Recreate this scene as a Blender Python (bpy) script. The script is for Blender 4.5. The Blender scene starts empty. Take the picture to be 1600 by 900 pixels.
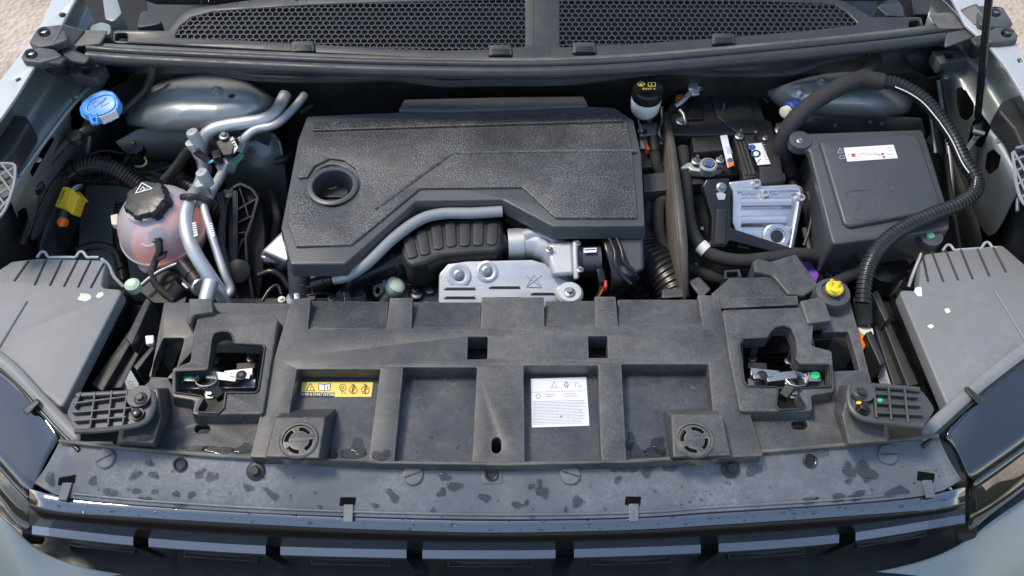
import bpy, bmesh, math, random
from mathutils import Vector, Matrix, noise
from mathutils.geometry import tessellate_polygon
random.seed(7)
R = math.radians
sc = bpy.context.scene
COL = sc.collection

# ------------------------------------------------------------------ camera
FPX = 1440.0
PITCH = R(55)
CAM = Vector((0, -1.25 * math.cos(PITCH), 1.25 * math.sin(PITCH)))
cd = bpy.data.cameras.new('Camera'); cd.sensor_width = 36; cd.lens = 36 * FPX / 1600
cd.clip_start = 0.05; cd.clip_end = 500
cam = bpy.data.objects.new('Camera', cd); COL.objects.link(cam)
cam.location = CAM; cam.rotation_euler = (math.pi / 2 - PITCH, 0, 0)
sc.camera = cam
# ------------------------------------------------------------------ sky, sun, exposure
SUN_EL, SUN_AZ = R(64), R(296)
wd = bpy.data.worlds.new('World'); sc.world = wd; wd.use_nodes = True
nt = wd.node_tree; bg = nt.nodes['Background']
sky = nt.nodes.new('ShaderNodeTexSky'); sky.sky_type = 'NISHITA'; sky.sun_disc = False
sky.sun_elevation = SUN_EL; sky.sun_rotation = SUN_AZ; sky.air_density = 1.0; sky.dust_density = 0.7; sky.ozone_density = 1.0
nt.links.new(sky.outputs[0], bg.inputs[0]); bg.inputs[1].default_value = 0.15
sd = bpy.data.lights.new('sun', 'SUN'); sd.energy = 1.5; sd.angle = R(13); sd.color = (1, 0.95, 0.87)
sun = bpy.data.objects.new('sun', sd); COL.objects.link(sun)
sdir = Vector((math.sin(SUN_AZ) * math.cos(SUN_EL), math.cos(SUN_AZ) * math.cos(SUN_EL), math.sin(SUN_EL)))
sun.rotation_euler = (-sdir).to_track_quat('-Z', 'Y').to_euler(); sun.location = sdir * 5
vs = sc.view_settings; vs.view_transform = 'Standard'; vs.look = 'None'; vs.gamma = 1; vs.exposure = 0.95
vs.use_curve_mapping = False
vs.use_white_balance = True; vs.white_balance_temperature = 7250; vs.white_balance_tint = 10
sc.cycles.use_denoising = True
sc.cycles.max_bounces = 8; sc.cycles.transparent_max_bounces = 12

# ------------------------------------------------------------------ materials
MATS = {}
def mat(name, col=(.03, .03, .03), rough=.5, metal=0, var=0, varcol=None, vscale=14, speck=0, spcol=(.2, .2, .2), spscale=620, spth=.62,
        bump=0, bscale=500, bdist=.0006, coat=0, rvar=0, sub=0, trans=0, spec=.5, emit=None, scratch=0, ior=1.5, edge=0, edgecol=(.17, .155, .125), film=0, filmcol=(.125, .125, .122), fscale=4.5):
    if name in MATS: return MATS[name]
    m = bpy.data.materials.new(name); m.use_nodes = True; MATS[name] = m
    t = m.node_tree; N = t.nodes; L = t.links; b = N['Principled BSDF']
    b.inputs['Roughness'].default_value = rough; b.inputs['Metallic'].default_value = metal
    b.inputs['Coat Weight'].default_value = coat; b.inputs['Coat Roughness'].default_value = .03; b.inputs['Coat IOR'].default_value = 2.8 if spec > .65 else 1.9 if spec > .55 else 1.5
    b.inputs['Specular IOR Level'].default_value = spec; b.inputs['IOR'].default_value = ior
    b.inputs['Transmission Weight'].default_value = trans
    if sub:
        b.inputs['Subsurface Weight'].default_value = sub; b.inputs['Subsurface Radius'].default_value = (.02, .012, .01); b.inputs['Subsurface Scale'].default_value = 1
    tc = N.new('ShaderNodeTexCoord'); oi = N.new('ShaderNodeObjectInfo')
    ad = N.new('ShaderNodeVectorMath'); ad.operation = 'ADD'
    L.new(tc.outputs['Object'], ad.inputs[0]); L.new(oi.outputs['Location'], ad.inputs[1])
    co = ad.outputs[0]
    def noi(s, d=5, r=.6):
        n = N.new('ShaderNodeTexNoise'); n.inputs['Scale'].default_value = s; n.inputs['Detail'].default_value = d; n.inputs['Roughness'].default_value = r
        L.new(co, n.inputs['Vector']); return n.outputs['Fac']
    def ramp(f, a, c):
        r = N.new('ShaderNodeMapRange'); r.inputs['From Min'].default_value = a; r.inputs['From Max'].default_value = c
        L.new(f, r.inputs['Value']); return r.outputs[0]
    def mul(f, k):
        x = N.new('ShaderNodeMath'); x.operation = 'MULTIPLY'; x.inputs[1].default_value = k; L.new(f, x.inputs[0]); return x.outputs[0]
    cur = None
    def blend(f, c2):
        nonlocal cur
        x = N.new('ShaderNodeMix'); x.data_type = 'RGBA'; L.new(f, x.inputs[0])
        if cur is None: x.inputs[6].default_value = (*col, 1)
        else: L.new(cur, x.inputs[6])
        x.inputs[7].default_value = (*c2, 1); cur = x.outputs[2]
    if var: blend(mul(ramp(noi(vscale, 7, .65), .38, .68), var), varcol or tuple(min(1, c * 2.2 + .02) for c in col))
    if film:      # uneven dried dust film
        g = N.new('ShaderNodeMath'); g.operation = 'MULTIPLY'; L.new(ramp(noi(fscale, 9, .72), .44, .66), g.inputs[0]); L.new(ramp(noi(fscale * 22, 4, .7), .3, .62), g.inputs[1])
        blend(mul(g.outputs[0], film), filmcol)
    if speck:
        g = N.new('ShaderNodeMath'); g.operation = 'MULTIPLY'; L.new(ramp(noi(spscale, 3, .6), spth, spth + .1), g.inputs[0]); L.new(ramp(noi(11, 6, .7), .3, .64), g.inputs[1])
        blend(mul(g.outputs[0], speck), spcol)
    if scratch:
        w = N.new('ShaderNodeTexVoronoi'); w.feature = 'DISTANCE_TO_EDGE'; w.inputs['Scale'].default_value = 38
        nn = N.new('ShaderNodeTexNoise'); nn.inputs['Scale'].default_value = 30; L.new(co, nn.inputs['Vector'])
        a2 = N.new('ShaderNodeVectorMath'); a2.operation = 'MULTIPLY_ADD'; a2.inputs[1].default_value = (.05, .05, .05)
        L.new(nn.outputs['Color'], a2.inputs[0]); L.new(co, a2.inputs[2]); L.new(a2.outputs[0], w.inputs['Vector'])
        f = ramp(w.outputs['Distance'], .02, .0)
        g = N.new('ShaderNodeMath'); g.operation = 'MULTIPLY'; L.new(f, g.inputs[0]); L.new(ramp(noi(40, 2), .52, .62), g.inputs[1])
        blend(mul(g.outputs[0], scratch), (.3, .3, .29))
    if edge:      # dust caught along edges and in corners
        bv = N.new('ShaderNodeBevel'); bv.samples = 4; bv.inputs['Radius'].default_value = .0045
        ge = N.new('ShaderNodeNewGeometry'); dt = N.new('ShaderNodeVectorMath'); dt.operation = 'DOT_PRODUCT'
        L.new(bv.outputs[0], dt.inputs[0]); L.new(ge.outputs['Normal'], dt.inputs[1])
        g = N.new('ShaderNodeMath'); g.operation = 'MULTIPLY'; L.new(ramp(dt.outputs['Value'], .995, .9), g.inputs[0]); L.new(ramp(noi(55, 5, .7), .36, .6), g.inputs[1])
        blend(mul(g.outputs[0], edge), edgecol)
    if cur is None: b.inputs['Base Color'].default_value = (*col, 1)
    else: L.new(cur, b.inputs['Base Color'])
    if rvar:
        r = N.new('ShaderNodeMapRange'); r.inputs['From Min'].default_value = .35; r.inputs['From Max'].default_value = .65
        r.inputs['To Min'].default_value = max(.02, rough - rvar); r.inputs['To Max'].default_value = min(1, rough + rvar)
        L.new(noi(vscale * 1.7, 6), r.inputs['Value']); L.new(r.outputs[0], b.inputs['Roughness'])
    if bump:
        bp = N.new('ShaderNodeBump'); bp.inputs['Strength'].default_value = bump; bp.inputs['Distance'].default_value = bdist
        L.new(noi(bscale, 3), bp.inputs['Height']); L.new(bp.outputs[0], b.inputs['Normal'])
    return m
DUST = (.16, .15, .13)
mat('cover_plastic', (.012, .013, .015), .45, film=.4, var=.3, varcol=(.055, .055, .057), vscale=12, speck=.85, spcol=(.25, .25, .255), spscale=500, spth=.5, edge=.5, edgecol=(.2, .2, .2), bump=.2, bscale=1100)
mat('panel_plastic', (.030, .032, .036), .46, film=.7, fscale=3.5, var=.5, varcol=(.098, .097, .096), vscale=7, speck=.5, spcol=(.2, .2, .2), spscale=430, spth=.56, bump=.2, bscale=1100, rvar=.14, edge=1)
mat('pocket_plastic', (.035, .04, .048), .3, film=.7, fscale=9, filmcol=(.13, .135, .14), var=.5, varcol=(.09, .092, .095), vscale=16, speck=.4, spcol=(.2, .2, .2), spscale=300, spth=.66, rvar=.14, scratch=.28)
mat('strip_plastic', (.095, .105, .122), .36, film=.55, filmcol=(.26, .275, .3), fscale=9, var=.45, varcol=(.12, .125, .135), vscale=10, speck=.3, spcol=(.22, .22, .22), spscale=260, spth=.66, rvar=.12, scratch=.14)
mat('black_plastic', (.018, .018, .019), .45, var=.4, varcol=(.05, .05, .048), vscale=20, speck=.3, spcol=(.12, .12, .12), spscale=500, spth=.62, rvar=.1)
mat('smooth_black', (.012, .012, .013), .28, var=.3, varcol=(.03, .03, .03), vscale=25, rvar=.08)
mat('bracket_plastic', (.05, .052, .055), .45, var=.5, varcol=(.1, .1, .1), vscale=22, speck=.2, spcol=(.2, .2, .2))
mat('box_plastic', (.054, .058, .067), .38, edge=.35,  var=.4, varcol=(.075, .075, .073), vscale=12, speck=.25, spcol=(.13, .13, .13), spscale=550, bump=.3, bscale=550, rvar=.08)
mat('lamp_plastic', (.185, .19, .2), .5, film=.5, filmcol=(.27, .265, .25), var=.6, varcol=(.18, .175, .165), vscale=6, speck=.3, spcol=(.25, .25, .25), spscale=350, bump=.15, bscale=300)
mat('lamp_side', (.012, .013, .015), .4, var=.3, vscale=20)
mat('rubber', (.02, .02, .021), .48, var=.35, varcol=(.05, .05, .05), vscale=30, rvar=.1)
mat('cloth_tape', (.022, .022, .023), .8, var=.4, varcol=(.045, .045, .045), vscale=60, bump=.6, bscale=900)
mat('conduit', (.014, .014, .015), .33, var=.3, vscale=40)
mat('cowl_plastic', (.026, .028, .032), .42, var=.5, varcol=(.06, .06, .062), vscale=12, rvar=.12, speck=.3, spcol=(.16, .16, .16), spscale=300, spth=.66)
mat('seal_rubber', (.026, .028, .032), .45, var=.4, varcol=(.06, .06, .06), vscale=25, rvar=.1)
mat('dusty_plastic', (.075, .074, .07), .6, var=.8, varcol=(.2, .185, .16), vscale=14, speck=.25, spcol=(.28, .27, .25))
mat('void', (.004, .004, .004), .9, spec=.1)
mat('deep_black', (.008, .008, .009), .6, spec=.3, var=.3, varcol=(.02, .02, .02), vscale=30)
mat('mesh_plastic', (.05, .052, .056), .38)
mat('satin_black', (.004, .004, .005), .3, spec=.35)
mat('gloss_black', (.003, .003, .004), .04, coat=1, spec=.7)
mat('lamp_lens', (.006, .006, .008), .05, coat=1, spec=.6, var=.3, varcol=(.02, .018, .012), vscale=30)
mat('paint', (.27, .295, .295), .4, metal=.4, coat=.35, var=.12, varcol=(.26, .28, .27), vscale=5, rvar=.03)
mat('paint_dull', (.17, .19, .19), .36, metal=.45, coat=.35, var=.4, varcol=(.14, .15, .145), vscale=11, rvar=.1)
mat('under_dark', (.014, .015, .016), .5, var=.5, varcol=(.035, .036, .036), vscale=18, rvar=.15)
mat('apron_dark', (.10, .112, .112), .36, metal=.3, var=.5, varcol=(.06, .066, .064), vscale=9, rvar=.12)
mat('alu', (.58, .59, .6), .5, metal=.7, var=.35, varcol=(.42, .42, .42), vscale=45, rvar=.1, bump=.15, bscale=400)
mat('alu_cast', (.5, .51, .52), .48, metal=.6, var=.35, varcol=(.40, .40, .40), vscale=25, rvar=.1, bump=.35, bscale=420)
mat('alu_stamped', (.66, .67, .69), .3, metal=.85, var=.08, varcol=(.55, .55, .57), vscale=15, rvar=.08)
mat('shield_alu', (.56, .57, .58), .45, metal=.6, var=.5, varcol=(.42, .42, .41), vscale=14, rvar=.1, bump=.1, bscale=90)
mat('steel', (.36, .37, .38), .42, metal=1, var=.4, varcol=(.25, .25, .25), vscale=80)
mat('zinc', (.34, .36, .36), .38, metal=.9, var=.4, varcol=(.3, .31, .31), vscale=60)
mat('grey_hose', (.24, .25, .265), .5, var=.25, varcol=(.32, .33, .34), vscale=40)
mat('grey_cap', (.36, .38, .39), .45)
mat('blue_cap', (.06, .30, .72), .38, var=.2, varcol=(.08, .36, .8), vscale=40)
mat('blue', (.03, .09, .36), .45)
mat('white_label', (.72, .74, .76), .45, var=.08, varcol=(.6, .6, .6), vscale=40)
mat('grey_print', (.42, .43, .45), .5)
mat('black_print', (.02, .02, .02), .5)
mat('red_print', (.6, .06, .05), .5)
mat('yellow', (.85, .60, .04), .4)
mat('label_yellow', (.82, .63, .14), .45)
mat('yellow_print', (.72, .68, .12), .5)
mat('orange', (.85, .19, .02), .4)
mat('green_dot', (.03, .62, .24), .5)
mat('green_paint', (.03, .3, .14), .5, var=.5, varcol=(.3, .35, .32), vscale=60)
mat('mint', (.55, .68, .5), .4)
mat('cream', (.72, .7, .55), .45)
mat('purple', (.2, .08, .42), .4)
mat('cyan', (.1, .55, .65), .4)
mat('lime', (.45, .75, .25), .4)
mat('red', (.65, .05, .06), .4)
mat('pink_wire', (.6, .25, .45), .4)
mat('bottle_white', (.72, .74, .72), .35, sub=.4)
mat('brown_plate', (.06, .054, .046), .55, var=.8, varcol=(.13, .11, .085), vscale=16, speck=.25, spcol=(.22, .2, .17), spscale=250)
mat('soil', (.035, .028, .02), .95, var=.8, varcol=(.03, .045, .015), vscale=3, bump=.6, bscale=30, bdist=.02)
mat('silver_rail', (.46, .475, .48), .45, metal=.3, coat=.2)
def special():
    m = bpy.data.materials.new('reservoir_shell'); m.use_nodes = True; MATS['reservoir_shell'] = m
    N = m.node_tree.nodes; L = m.node_tree.links; b = N['Principled BSDF']
    b.inputs['Base Color'].default_value = (.72, .68, .74, 1); b.inputs['Roughness'].default_value = .3
    b.inputs['Subsurface Weight'].default_value = .5; b.inputs['Subsurface Radius'].default_value = (.02, .015, .015)
    tr = N.new('ShaderNodeBsdfTransparent'); tr.inputs[0].default_value = (1, .93, .93, 1)
    mx = N.new('ShaderNodeMixShader'); mx.inputs[0].default_value = .46
    L.new(b.outputs[0], mx.inputs[1]); L.new(tr.outputs[0], mx.inputs[2]); L.new(mx.outputs[0], N['Material Output'].inputs[0])
    mat('coolant', (.85, .26, .11), .25, sub=.3)
    m = bpy.data.materials.new('water'); m.use_nodes = True; MATS['water'] = m
    N = m.node_tree.nodes; L = m.node_tree.links; N.remove(N['Principled BSDF'])
    tr = N.new('ShaderNodeBsdfTransparent'); tr.inputs[0].default_value = (.36, .37, .39, 1)
    g = N.new('ShaderNodeBsdfGlossy'); g.inputs['Roughness'].default_value = .03
    gl = N.new('ShaderNodeBsdfGlass'); gl.inputs['Roughness'].default_value = .0; gl.inputs['IOR'].default_value = 1.33; gl.inputs['Color'].default_value = (.9, .93, .95, 1)
    f = N.new('ShaderNodeMath'); f.operation = 'ADD'; f.inputs[0].default_value = 0; f.inputs[1].default_value = .72
    mx = N.new('ShaderNodeMixShader'); L.new(f.outputs[0], mx.inputs[0]); L.new(tr.outputs[0], mx.inputs[1]); L.new(gl.outputs[0], mx.inputs[2]); N.remove(g)
    L.new(mx.outputs[0], N['Material Output'].inputs[0])
    m = bpy.data.materials.new('gravel_ground'); m.use_nodes = True; MATS['gravel_ground'] = m
    N = m.node_tree.nodes; L = m.node_tree.links; b = N['Principled BSDF']; b.inputs['Roughness'].default_value = .9
    tc = N.new('ShaderNodeTexCoord')
    n1 = N.new('ShaderNodeTexNoise'); n1.inputs['Scale'].default_value = 3.5; n1.inputs['Detail'].default_value = 10; n1.inputs['Roughness'].default_value = .75
    n2 = N.new('ShaderNodeTexVoronoi'); n2.inputs['Scale'].default_value = 55
    L.new(tc.outputs['Object'], n1.inputs['Vector']); L.new(tc.outputs['Object'], n2.inputs['Vector'])
    r = N.new('ShaderNodeValToRGB'); e = r.color_ramp.elements
    e[0].position = .3; e[0].color = (.28, .21, .145, 1); e[1].position = .66; e[1].color = (.60, .51, .42, 1)
    L.new(n1.outputs[0], r.inputs[0])
    mx = N.new('ShaderNodeMix'); mx.data_type = 'RGBA'; mx.blend_type = 'MULTIPLY'; mx.inputs[0].default_value = .46
    L.new(r.outputs[0], mx.inputs[6]); L.new(n2.outputs['Color'], mx.inputs[7]); L.new(r.outputs[0], b.inputs['Base Color'])
    bp = N.new('ShaderNodeBump'); bp.inputs['Strength'].default_value = .8; bp.inputs['Distance'].default_value = .01
    L.new(n2.outputs['Distance'], bp.inputs['Height']); L.new(bp.outputs[0], b.inputs['Normal'])
special()

# ------------------------------------------------------------------ geometry helpers
FWD = Vector((0, math.cos(PITCH), -math.sin(PITCH))); UPV = Vector((0, math.sin(PITCH), math.cos(PITCH)))
def ray(x, y): return FWD + Vector((1, 0, 0)) * ((x - 800) / FPX) - UPV * ((y - 450) / FPX)
def P(x, y, z):
    """point at height z (metres above the slam panel) measured off the photograph"""
    r = ray(x, y); return CAM + r * ((z - CAM.z) / r.z)
def depth(p): return (p - CAM).dot(FWD)
def px(p): return depth(p) / FPX          # metres per photo pixel at that point
class Plane:
    """a flat face of the place: through three measured points"""
    def __init__(s, a, b, c):
        s.o = P(*a); u = P(*b) - s.o; w = P(*c) - s.o
        s.n = u.cross(w).normalized()
        if s.n.z < 0: s.n = -s.n
        s.set_axes()
    def set_axes(s):
        s.u = (Vector((1, 0, 0)) - s.n * s.n.x).normalized(); s.v = s.n.cross(s.u)
    def at(s, x, y, lift=0):
        r = ray(x, y); o = s.o + s.n * lift
        return CAM + r * ((o - CAM).dot(s.n) / r.dot(s.n))
    def loc(s, p): d = p - s.o; return Vector((d.dot(s.u), d.dot(s.v)))
    def glob(s, q, h=0): return s.o + s.u * q[0] + s.v * q[1] + s.n * h
class HP(Plane):
    def __init__(s, z): s.o = Vector((0, 0, z)); s.n = Vector((0, 0, 1)); s.set_axes()
def pl(z): return z if isinstance(z, Plane) else HP(z)

WL = {}
def link(o, parent=None):
    COL.objects.link(o)
    if parent is not None:
        o.parent = parent; o.location = o.location - WL[parent.name_full]
    return o
def mesh_obj(name, verts, faces, material, parent=None, smooth=True, ang=35, origin=None):
    c = origin
    if c is None:
        mn = [min(v[i] for v in verts) for i in range(3)]; mx = [max(v[i] for v in verts) for i in range(3)]
        c = Vector(((mn[0] + mx[0]) / 2, (mn[1] + mx[1]) / 2, mn[2]))
    me = bpy.data.meshes.new(name); me.from_pydata([tuple(Vector(v) - c) for v in verts], [], faces); me.update()
    bm = bmesh.new(); bm.from_mesh(me); bmesh.ops.remove_doubles(bm, verts=bm.verts, dist=1e-6)
    bmesh.ops.recalc_face_normals(bm, faces=bm.faces); bm.to_mesh(me); bm.free()
    if smooth:
        me.polygons.foreach_set('use_smooth', [True] * len(me.polygons)); me.set_sharp_from_angle(angle=R(ang))
    me.materials.append(MATS[material])
    o = bpy.data.objects.new(name, me); o.location = c
    w = Vector(c)
    link(o, parent); WL[o.name_full] = w
    return o
def thing(name, label, cat, at, group=None):
    o = bpy.data.objects.new(name, None); COL.objects.link(o); o.empty_display_size = .02
    o.location = at; WL[o.name_full] = Vector(at)
    o['label'] = label; o['category'] = cat
    if group: o['group'] = group
    return o
def tag(o, label, cat, group=None):
    o['label'] = label; o['category'] = cat
    if group: o['group'] = group
    return o
def rounded(pts, r, seg=4):
    """2D polygon with rounded corners"""
    if r <= 0: return pts
    out = []; n = len(pts)
    for i in range(n):
        a, b, c = pts[i - 1], pts[i], pts[(i + 1) % n]
        d1 = a - b; d2 = c - b; l1, l2 = d1.length, d2.length
        if l1 < 1e-7 or l2 < 1e-7: continue
        d1 /= l1; d2 /= l2
        ca = max(-1, min(1, d1.dot(d2))); an = math.acos(ca)
        if an > R(172): out.append(b); continue
        t = min(r / math.tan(an / 2), l1 * .45, l2 * .45)
        p0 = b + d1 * t; p1 = b + d2 * t
        for k in range(seg + 1):
            f = k / seg; out.append((p0 * (1 - f) + b * f) * (1 - f) + (b * (1 - f) + p1 * f) * f)
    return out
def area2(p): return sum(p[i - 1].x * p[i].y - p[i].x * p[i - 1].y for i in range(len(p))) / 2
def inset(p, d):
    """move each vertex of a CCW loop inwards by d"""
    n = len(p); out = []
    for i in range(n):
        a, b, c = p[i - 1], p[i], p[(i + 1) % n]
        e1 = (b - a); e2 = (c - b)
        if e1.length < 1e-9 or e2.length < 1e-9: out.append(b.copy()); continue
        n1 = Vector((-e1.y, e1.x)).normalized(); n2 = Vector((-e2.y, e2.x)).normalized()
        m = n1 + n2; l = m.length_squared
        out.append(b + (m * (2 / l) * d if l > .25 else n1 * d))
    return out
def prism(loops2, plane, th, bev, taper, bottom=True, holetaper=None):
    V = []; Fc = []; tops = []
    for k, lp in enumerate(loops2):
        outer = k == 0
        if (area2(lp) > 0) != outer: lp = lp[::-1]
        bt = taper if outer else (0 if holetaper is None else holetaper)
        rings = []
        if bev > 0:
            for j in range(4):
                a = j / 3 * math.pi / 2
                rings.append((inset(lp, bev * (1 - math.sin(a))), -bev * (1 - math.cos(a))))
        else: rings.append((lp, 0))
        rings.append((inset(lp, -bt), -th))
        base = len(V); n = len(lp)
        for pts, h in rings: V += [plane.glob(q, h) for q in pts]
        for r_ in range(len(rings) - 1):
            for i in range(n):
                j = (i + 1) % n; a = base + r_ * n; b = a + n
                Fc.append((a + i, b + i, b + j, a + j))
        tops.append((base, rings[0][0], base + (len(rings) - 1) * n, rings[-1][0]))
    def cap(idx, pi):
        loops = [[Vector((q.x, q.y, 0)) for q in t[pi]] for t in tops]
        flat = [t[idx] + i for t in tops for i in range(len(t[pi]))]
        return [tuple(flat[i] for i in tri) for tri in tessellate_polygon(loops)]
    Fc += cap(0, 1)
    if bottom: Fc += cap(2, 3)
    return V, Fc
def plate(name, pts, z, th, material, parent=None, holes=(), bev=.0015, rnd=.004, taper=0, lift=0, hr=None, ht=None, ang=35):
    """a slab whose top outline was measured in the photograph, lying on the face z (height or Plane), th metres thick"""
    pn = pl(z)
    if lift: q = Plane.__new__(Plane); q.o = pn.o + pn.n * lift; q.n = pn.n; q.set_axes(); pn = q
    s = px(pn.at(*pts[0]))
    L2 = [rounded([pn.loc(pn.at(*p)) for p in pts], rnd)]
    for h in holes: L2.append(rounded([pn.loc(pn.at(*p)) for p in h], rnd if hr is None else hr))
    v, f = prism(L2, pn, th, bev, taper, holetaper=ht)
    return mesh_obj(name, v, f, material, parent, ang=ang)
def circ(cx, cy, rx, ry=None, n=24, a0=0):
    ry = rx if ry is None else ry
    return [(cx + rx * math.cos(a0 + 2 * math.pi * i / n), cy + ry * math.sin(a0 + 2 * math.pi * i / n)) for i in range(n)]
def cat(pts, step):
    """Catmull-Rom resampled by length"""
    p = [Vector(q) for q in pts]
    if len(p) == 2: dense = [p[0].lerp(p[1], i / 40) for i in range(41)]
    else:
        e = [p[0] * 2 - p[1]] + p + [p[-1] * 2 - p[-2]]; dense = []
        for i in range(1, len(e) - 2):
            a, b, c, d = e[i - 1:i + 3]
            for k in range(24):
                t = k / 24
                dense.append(.5 * ((2 * b) + (c - a) * t + (2 * a - 5 * b + 4 * c - d) * t * t + (3 * b - a - 3 * c + d) * t ** 3))
        dense.append(p[-1])
    out = [dense[0]]; acc = 0
    for a, b in zip(dense, dense[1:]):
        l = (b - a).length
        while acc + l >= step and l > 1e-9:
            f = (step - acc) / l; a = a.lerp(b, f); out.append(a); l = (b - a).length; acc = 0
        acc += l
    if (out[-1] - dense[-1]).length > step * .3: out.append(dense[-1])
    return out
def sweep(path, rad, seg=12, cap=True):
    V = []; Fc = []; n = len(path)
    t = (path[1] - path[0]).normalized()
    ref = t.orthogonal().normalized()
    for i, p in enumerate(path):
        t = (path[min(i + 1, n - 1)] - path[max(i - 1, 0)]).normalized()
        ref = (ref - t * ref.dot(t)).normalized(); bi = t.cross(ref)
        r = rad(i) if callable(rad) else rad
        for k in range(seg):
            a = 2 * math.pi * k / seg; V.append(p + (ref * math.cos(a) + bi * math.sin(a)) * r)
    for i in range(n - 1):
        for k in range(seg):
            j = (k + 1) % seg; Fc.append((i * seg + k, i * seg + j, (i + 1) * seg + j, (i + 1) * seg + k))
    if cap: Fc += [tuple(range(seg))[::-1], tuple(range((n - 1) * seg, n * seg))]
    return V, Fc
def tube(name, pts, rpx, material, parent=None, corr=None, seg=14, r=None, ang=50):
    """a pipe, hose or cable through measured points (photo x, photo y, height)"""
    w = [P(*p) if not isinstance(p, Vector) else p for p in pts]
    rr = r if r else rpx * sum(px(q) for q in w) / len(w)
    if corr:
        pitch, dp = corr; path = cat(w, pitch / 4)
        v, f = sweep(path, lambda i: rr * (1 - (0, 0, dp, dp)[i % 4]), seg)
    else:
        path = cat(w, max(.003, rr * .6)); v, f = sweep(path, rr, seg)
    return mesh_obj(name, v, f, material, parent, ang=ang if not corr else 30)
def frame(ax):
    ax = Vector(ax).normalized(); u = Vector((1, 0, 0)); u = (u - ax * u.dot(ax)).normalized() if abs(ax.x) < .95 else ax.orthogonal().normalized()
    return u, ax.cross(u), ax
def lathe(name, c, prof, material, parent=None, axis=(0, 0, 1), seg=28, n=None, ang=35, sx=1, lobes=0, lob=0, cap=True):
    """turned shape: profile of (radius, height) in metres about an axis through point c"""
    u, v, a = frame(axis); c = P(*c) if not isinstance(c, Vector) else c
    V = []; Fc = []
    for r_, h in prof:
        for k in range(seg):
            t = 2 * math.pi * k / seg; q = r_ * (1 + (lob * (1 if math.cos(t * lobes) > .2 else 0) if lobes else 0))
            V.append(c + u * (math.cos(t) * q * sx) + v * (math.sin(t) * q) + a * h)
    for i in range(len(prof) - 1):
        for k in range(seg):
            j = (k + 1) % seg; Fc.append((i * seg + k, i * seg + j, (i + 1) * seg + j, (i + 1) * seg + k))
    if cap and prof[0][0] > 1e-6: Fc.append(tuple(range(seg))[::-1])
    if cap and prof[-1][0] > 1e-6: Fc.append(tuple(range((len(prof) - 1) * seg, len(prof) * seg)))
    return mesh_obj(name, V, Fc, material, parent, ang=ang)
def bolt(c, rpx, material, parent, axis=(0, 0, 1), name='bolt', hexr=.55, stud=0):
    """hex head on a flange"""
    c = P(*c) if not isinstance(c, Vector) else c; r = rpx * px(c); u, v, a = frame(axis)
    prof = [(r, 0), (r, r * .14), (r * .9, r * .22), (r * .62, r * .3)]
    V = []; Fc = []; S = 24
    for q, h in prof:
        for k in range(S):
            t = 2 * math.pi * k / S; V.append(c + u * math.cos(t) * q + v * math.sin(t) * q + a * h)
    for i in range(3):
        for k in range(S):
            j = (k + 1) % S; Fc.append((i * S + k, i * S + j, (i + 1) * S + j, (i + 1) * S + k))
    Fc.append(tuple(range(3 * S, 4 * S)))
    b = len(V)
    for q, h in ((hexr * r, r * .25), (hexr * r, r * .7), (hexr * r * .85, r * .8)):
        for k in range(6):
            t = math.pi / 3 * k + .3; V.append(c + u * math.cos(t) * q + v * math.sin(t) * q + a * h)
    for i in range(2):
        for k in range(6):
            j = (k + 1) % 6; Fc.append((b + i * 6 + k, b + i * 6 + j, b + (i + 1) * 6 + j, b + (i + 1) * 6 + k))
    Fc.append(tuple(range(b + 12, b + 18)))
    if stud:
        b = len(V)
        for h in (r * .6, r * .8 + stud):
            for k in range(10):
                t = math.pi / 5 * k; V.append(c + u * math.cos(t) * r * .28 + v * math.sin(t) * r * .28 + a * h)
        for k in range(10):
            j = (k + 1) % 10; Fc.append((b + k, b + j, b + 10 + j, b + 10 + k))
        Fc.append(tuple(range(b + 10, b + 20)))
    return mesh_obj(name, V, Fc, material, parent)
def loft(name, rows, material, parent=None, sub=2, thick=.0015, ang=60, raw=False):
    """sheet through rows of measured points; solid with real thickness"""
    V = [P(*p) if not isinstance(p, Vector) else p for r_ in rows for p in r_]; n = len(rows[0]); Fc = []
    for i in range(len(rows) - 1):
        for j in range(n - 1): Fc.append((i * n + j, i * n + j + 1, (i + 1) * n + j + 1, (i + 1) * n + j))
    o = mesh_obj(name, V, Fc, material, parent, ang=ang)
    me = o.data                                       # faces look towards the camera side
    c = WL[o.name_full]
    s = sum((CAM - c - p.center).dot(p.normal) * p.area for p in me.polygons)
    if s < 0: me.flip_normals()
    if sub:
        m = o.modifiers.new('sub', 'SUBSURF'); m.levels = m.render_levels = sub
    if thick:
        m = o.modifiers.new('solid', 'SOLIDIFY'); m.thickness = thick; m.offset = -1
    return o
def mound(name, outline, c, levels, material, parent=None, rnd=.02, ang=70, sub=1, seg=6):
    """hump: outline shrunk towards c at rising heights (scale, z)"""
    V = []; Fc = []; n = None
    for lv in levels:
        s, z = lv[:2]; dx, dy = lv[2:] if len(lv) > 2 else (0, 0)
        pts = rounded([HP(z).loc(P(c[0] + dx + (x - c[0]) * s, c[1] + dy + (y - c[1]) * s, z)) for x, y in outline], rnd * max(s, .1), seg)
        if n is None: n = len(pts)
        V += [Vector((q.x, q.y, z)) for q in pts[:n]]
    for i in range(len(levels) - 1):
        for k in range(n):
            j = (k + 1) % n; Fc.append((i * n + k, i * n + j, (i + 1) * n + j, (i + 1) * n + k))
    Fc.append(tuple(range((len(levels) - 1) * n, len(levels) * n)))
    return mesh_obj(name, V, Fc, material, parent, ang=ang)
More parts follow.
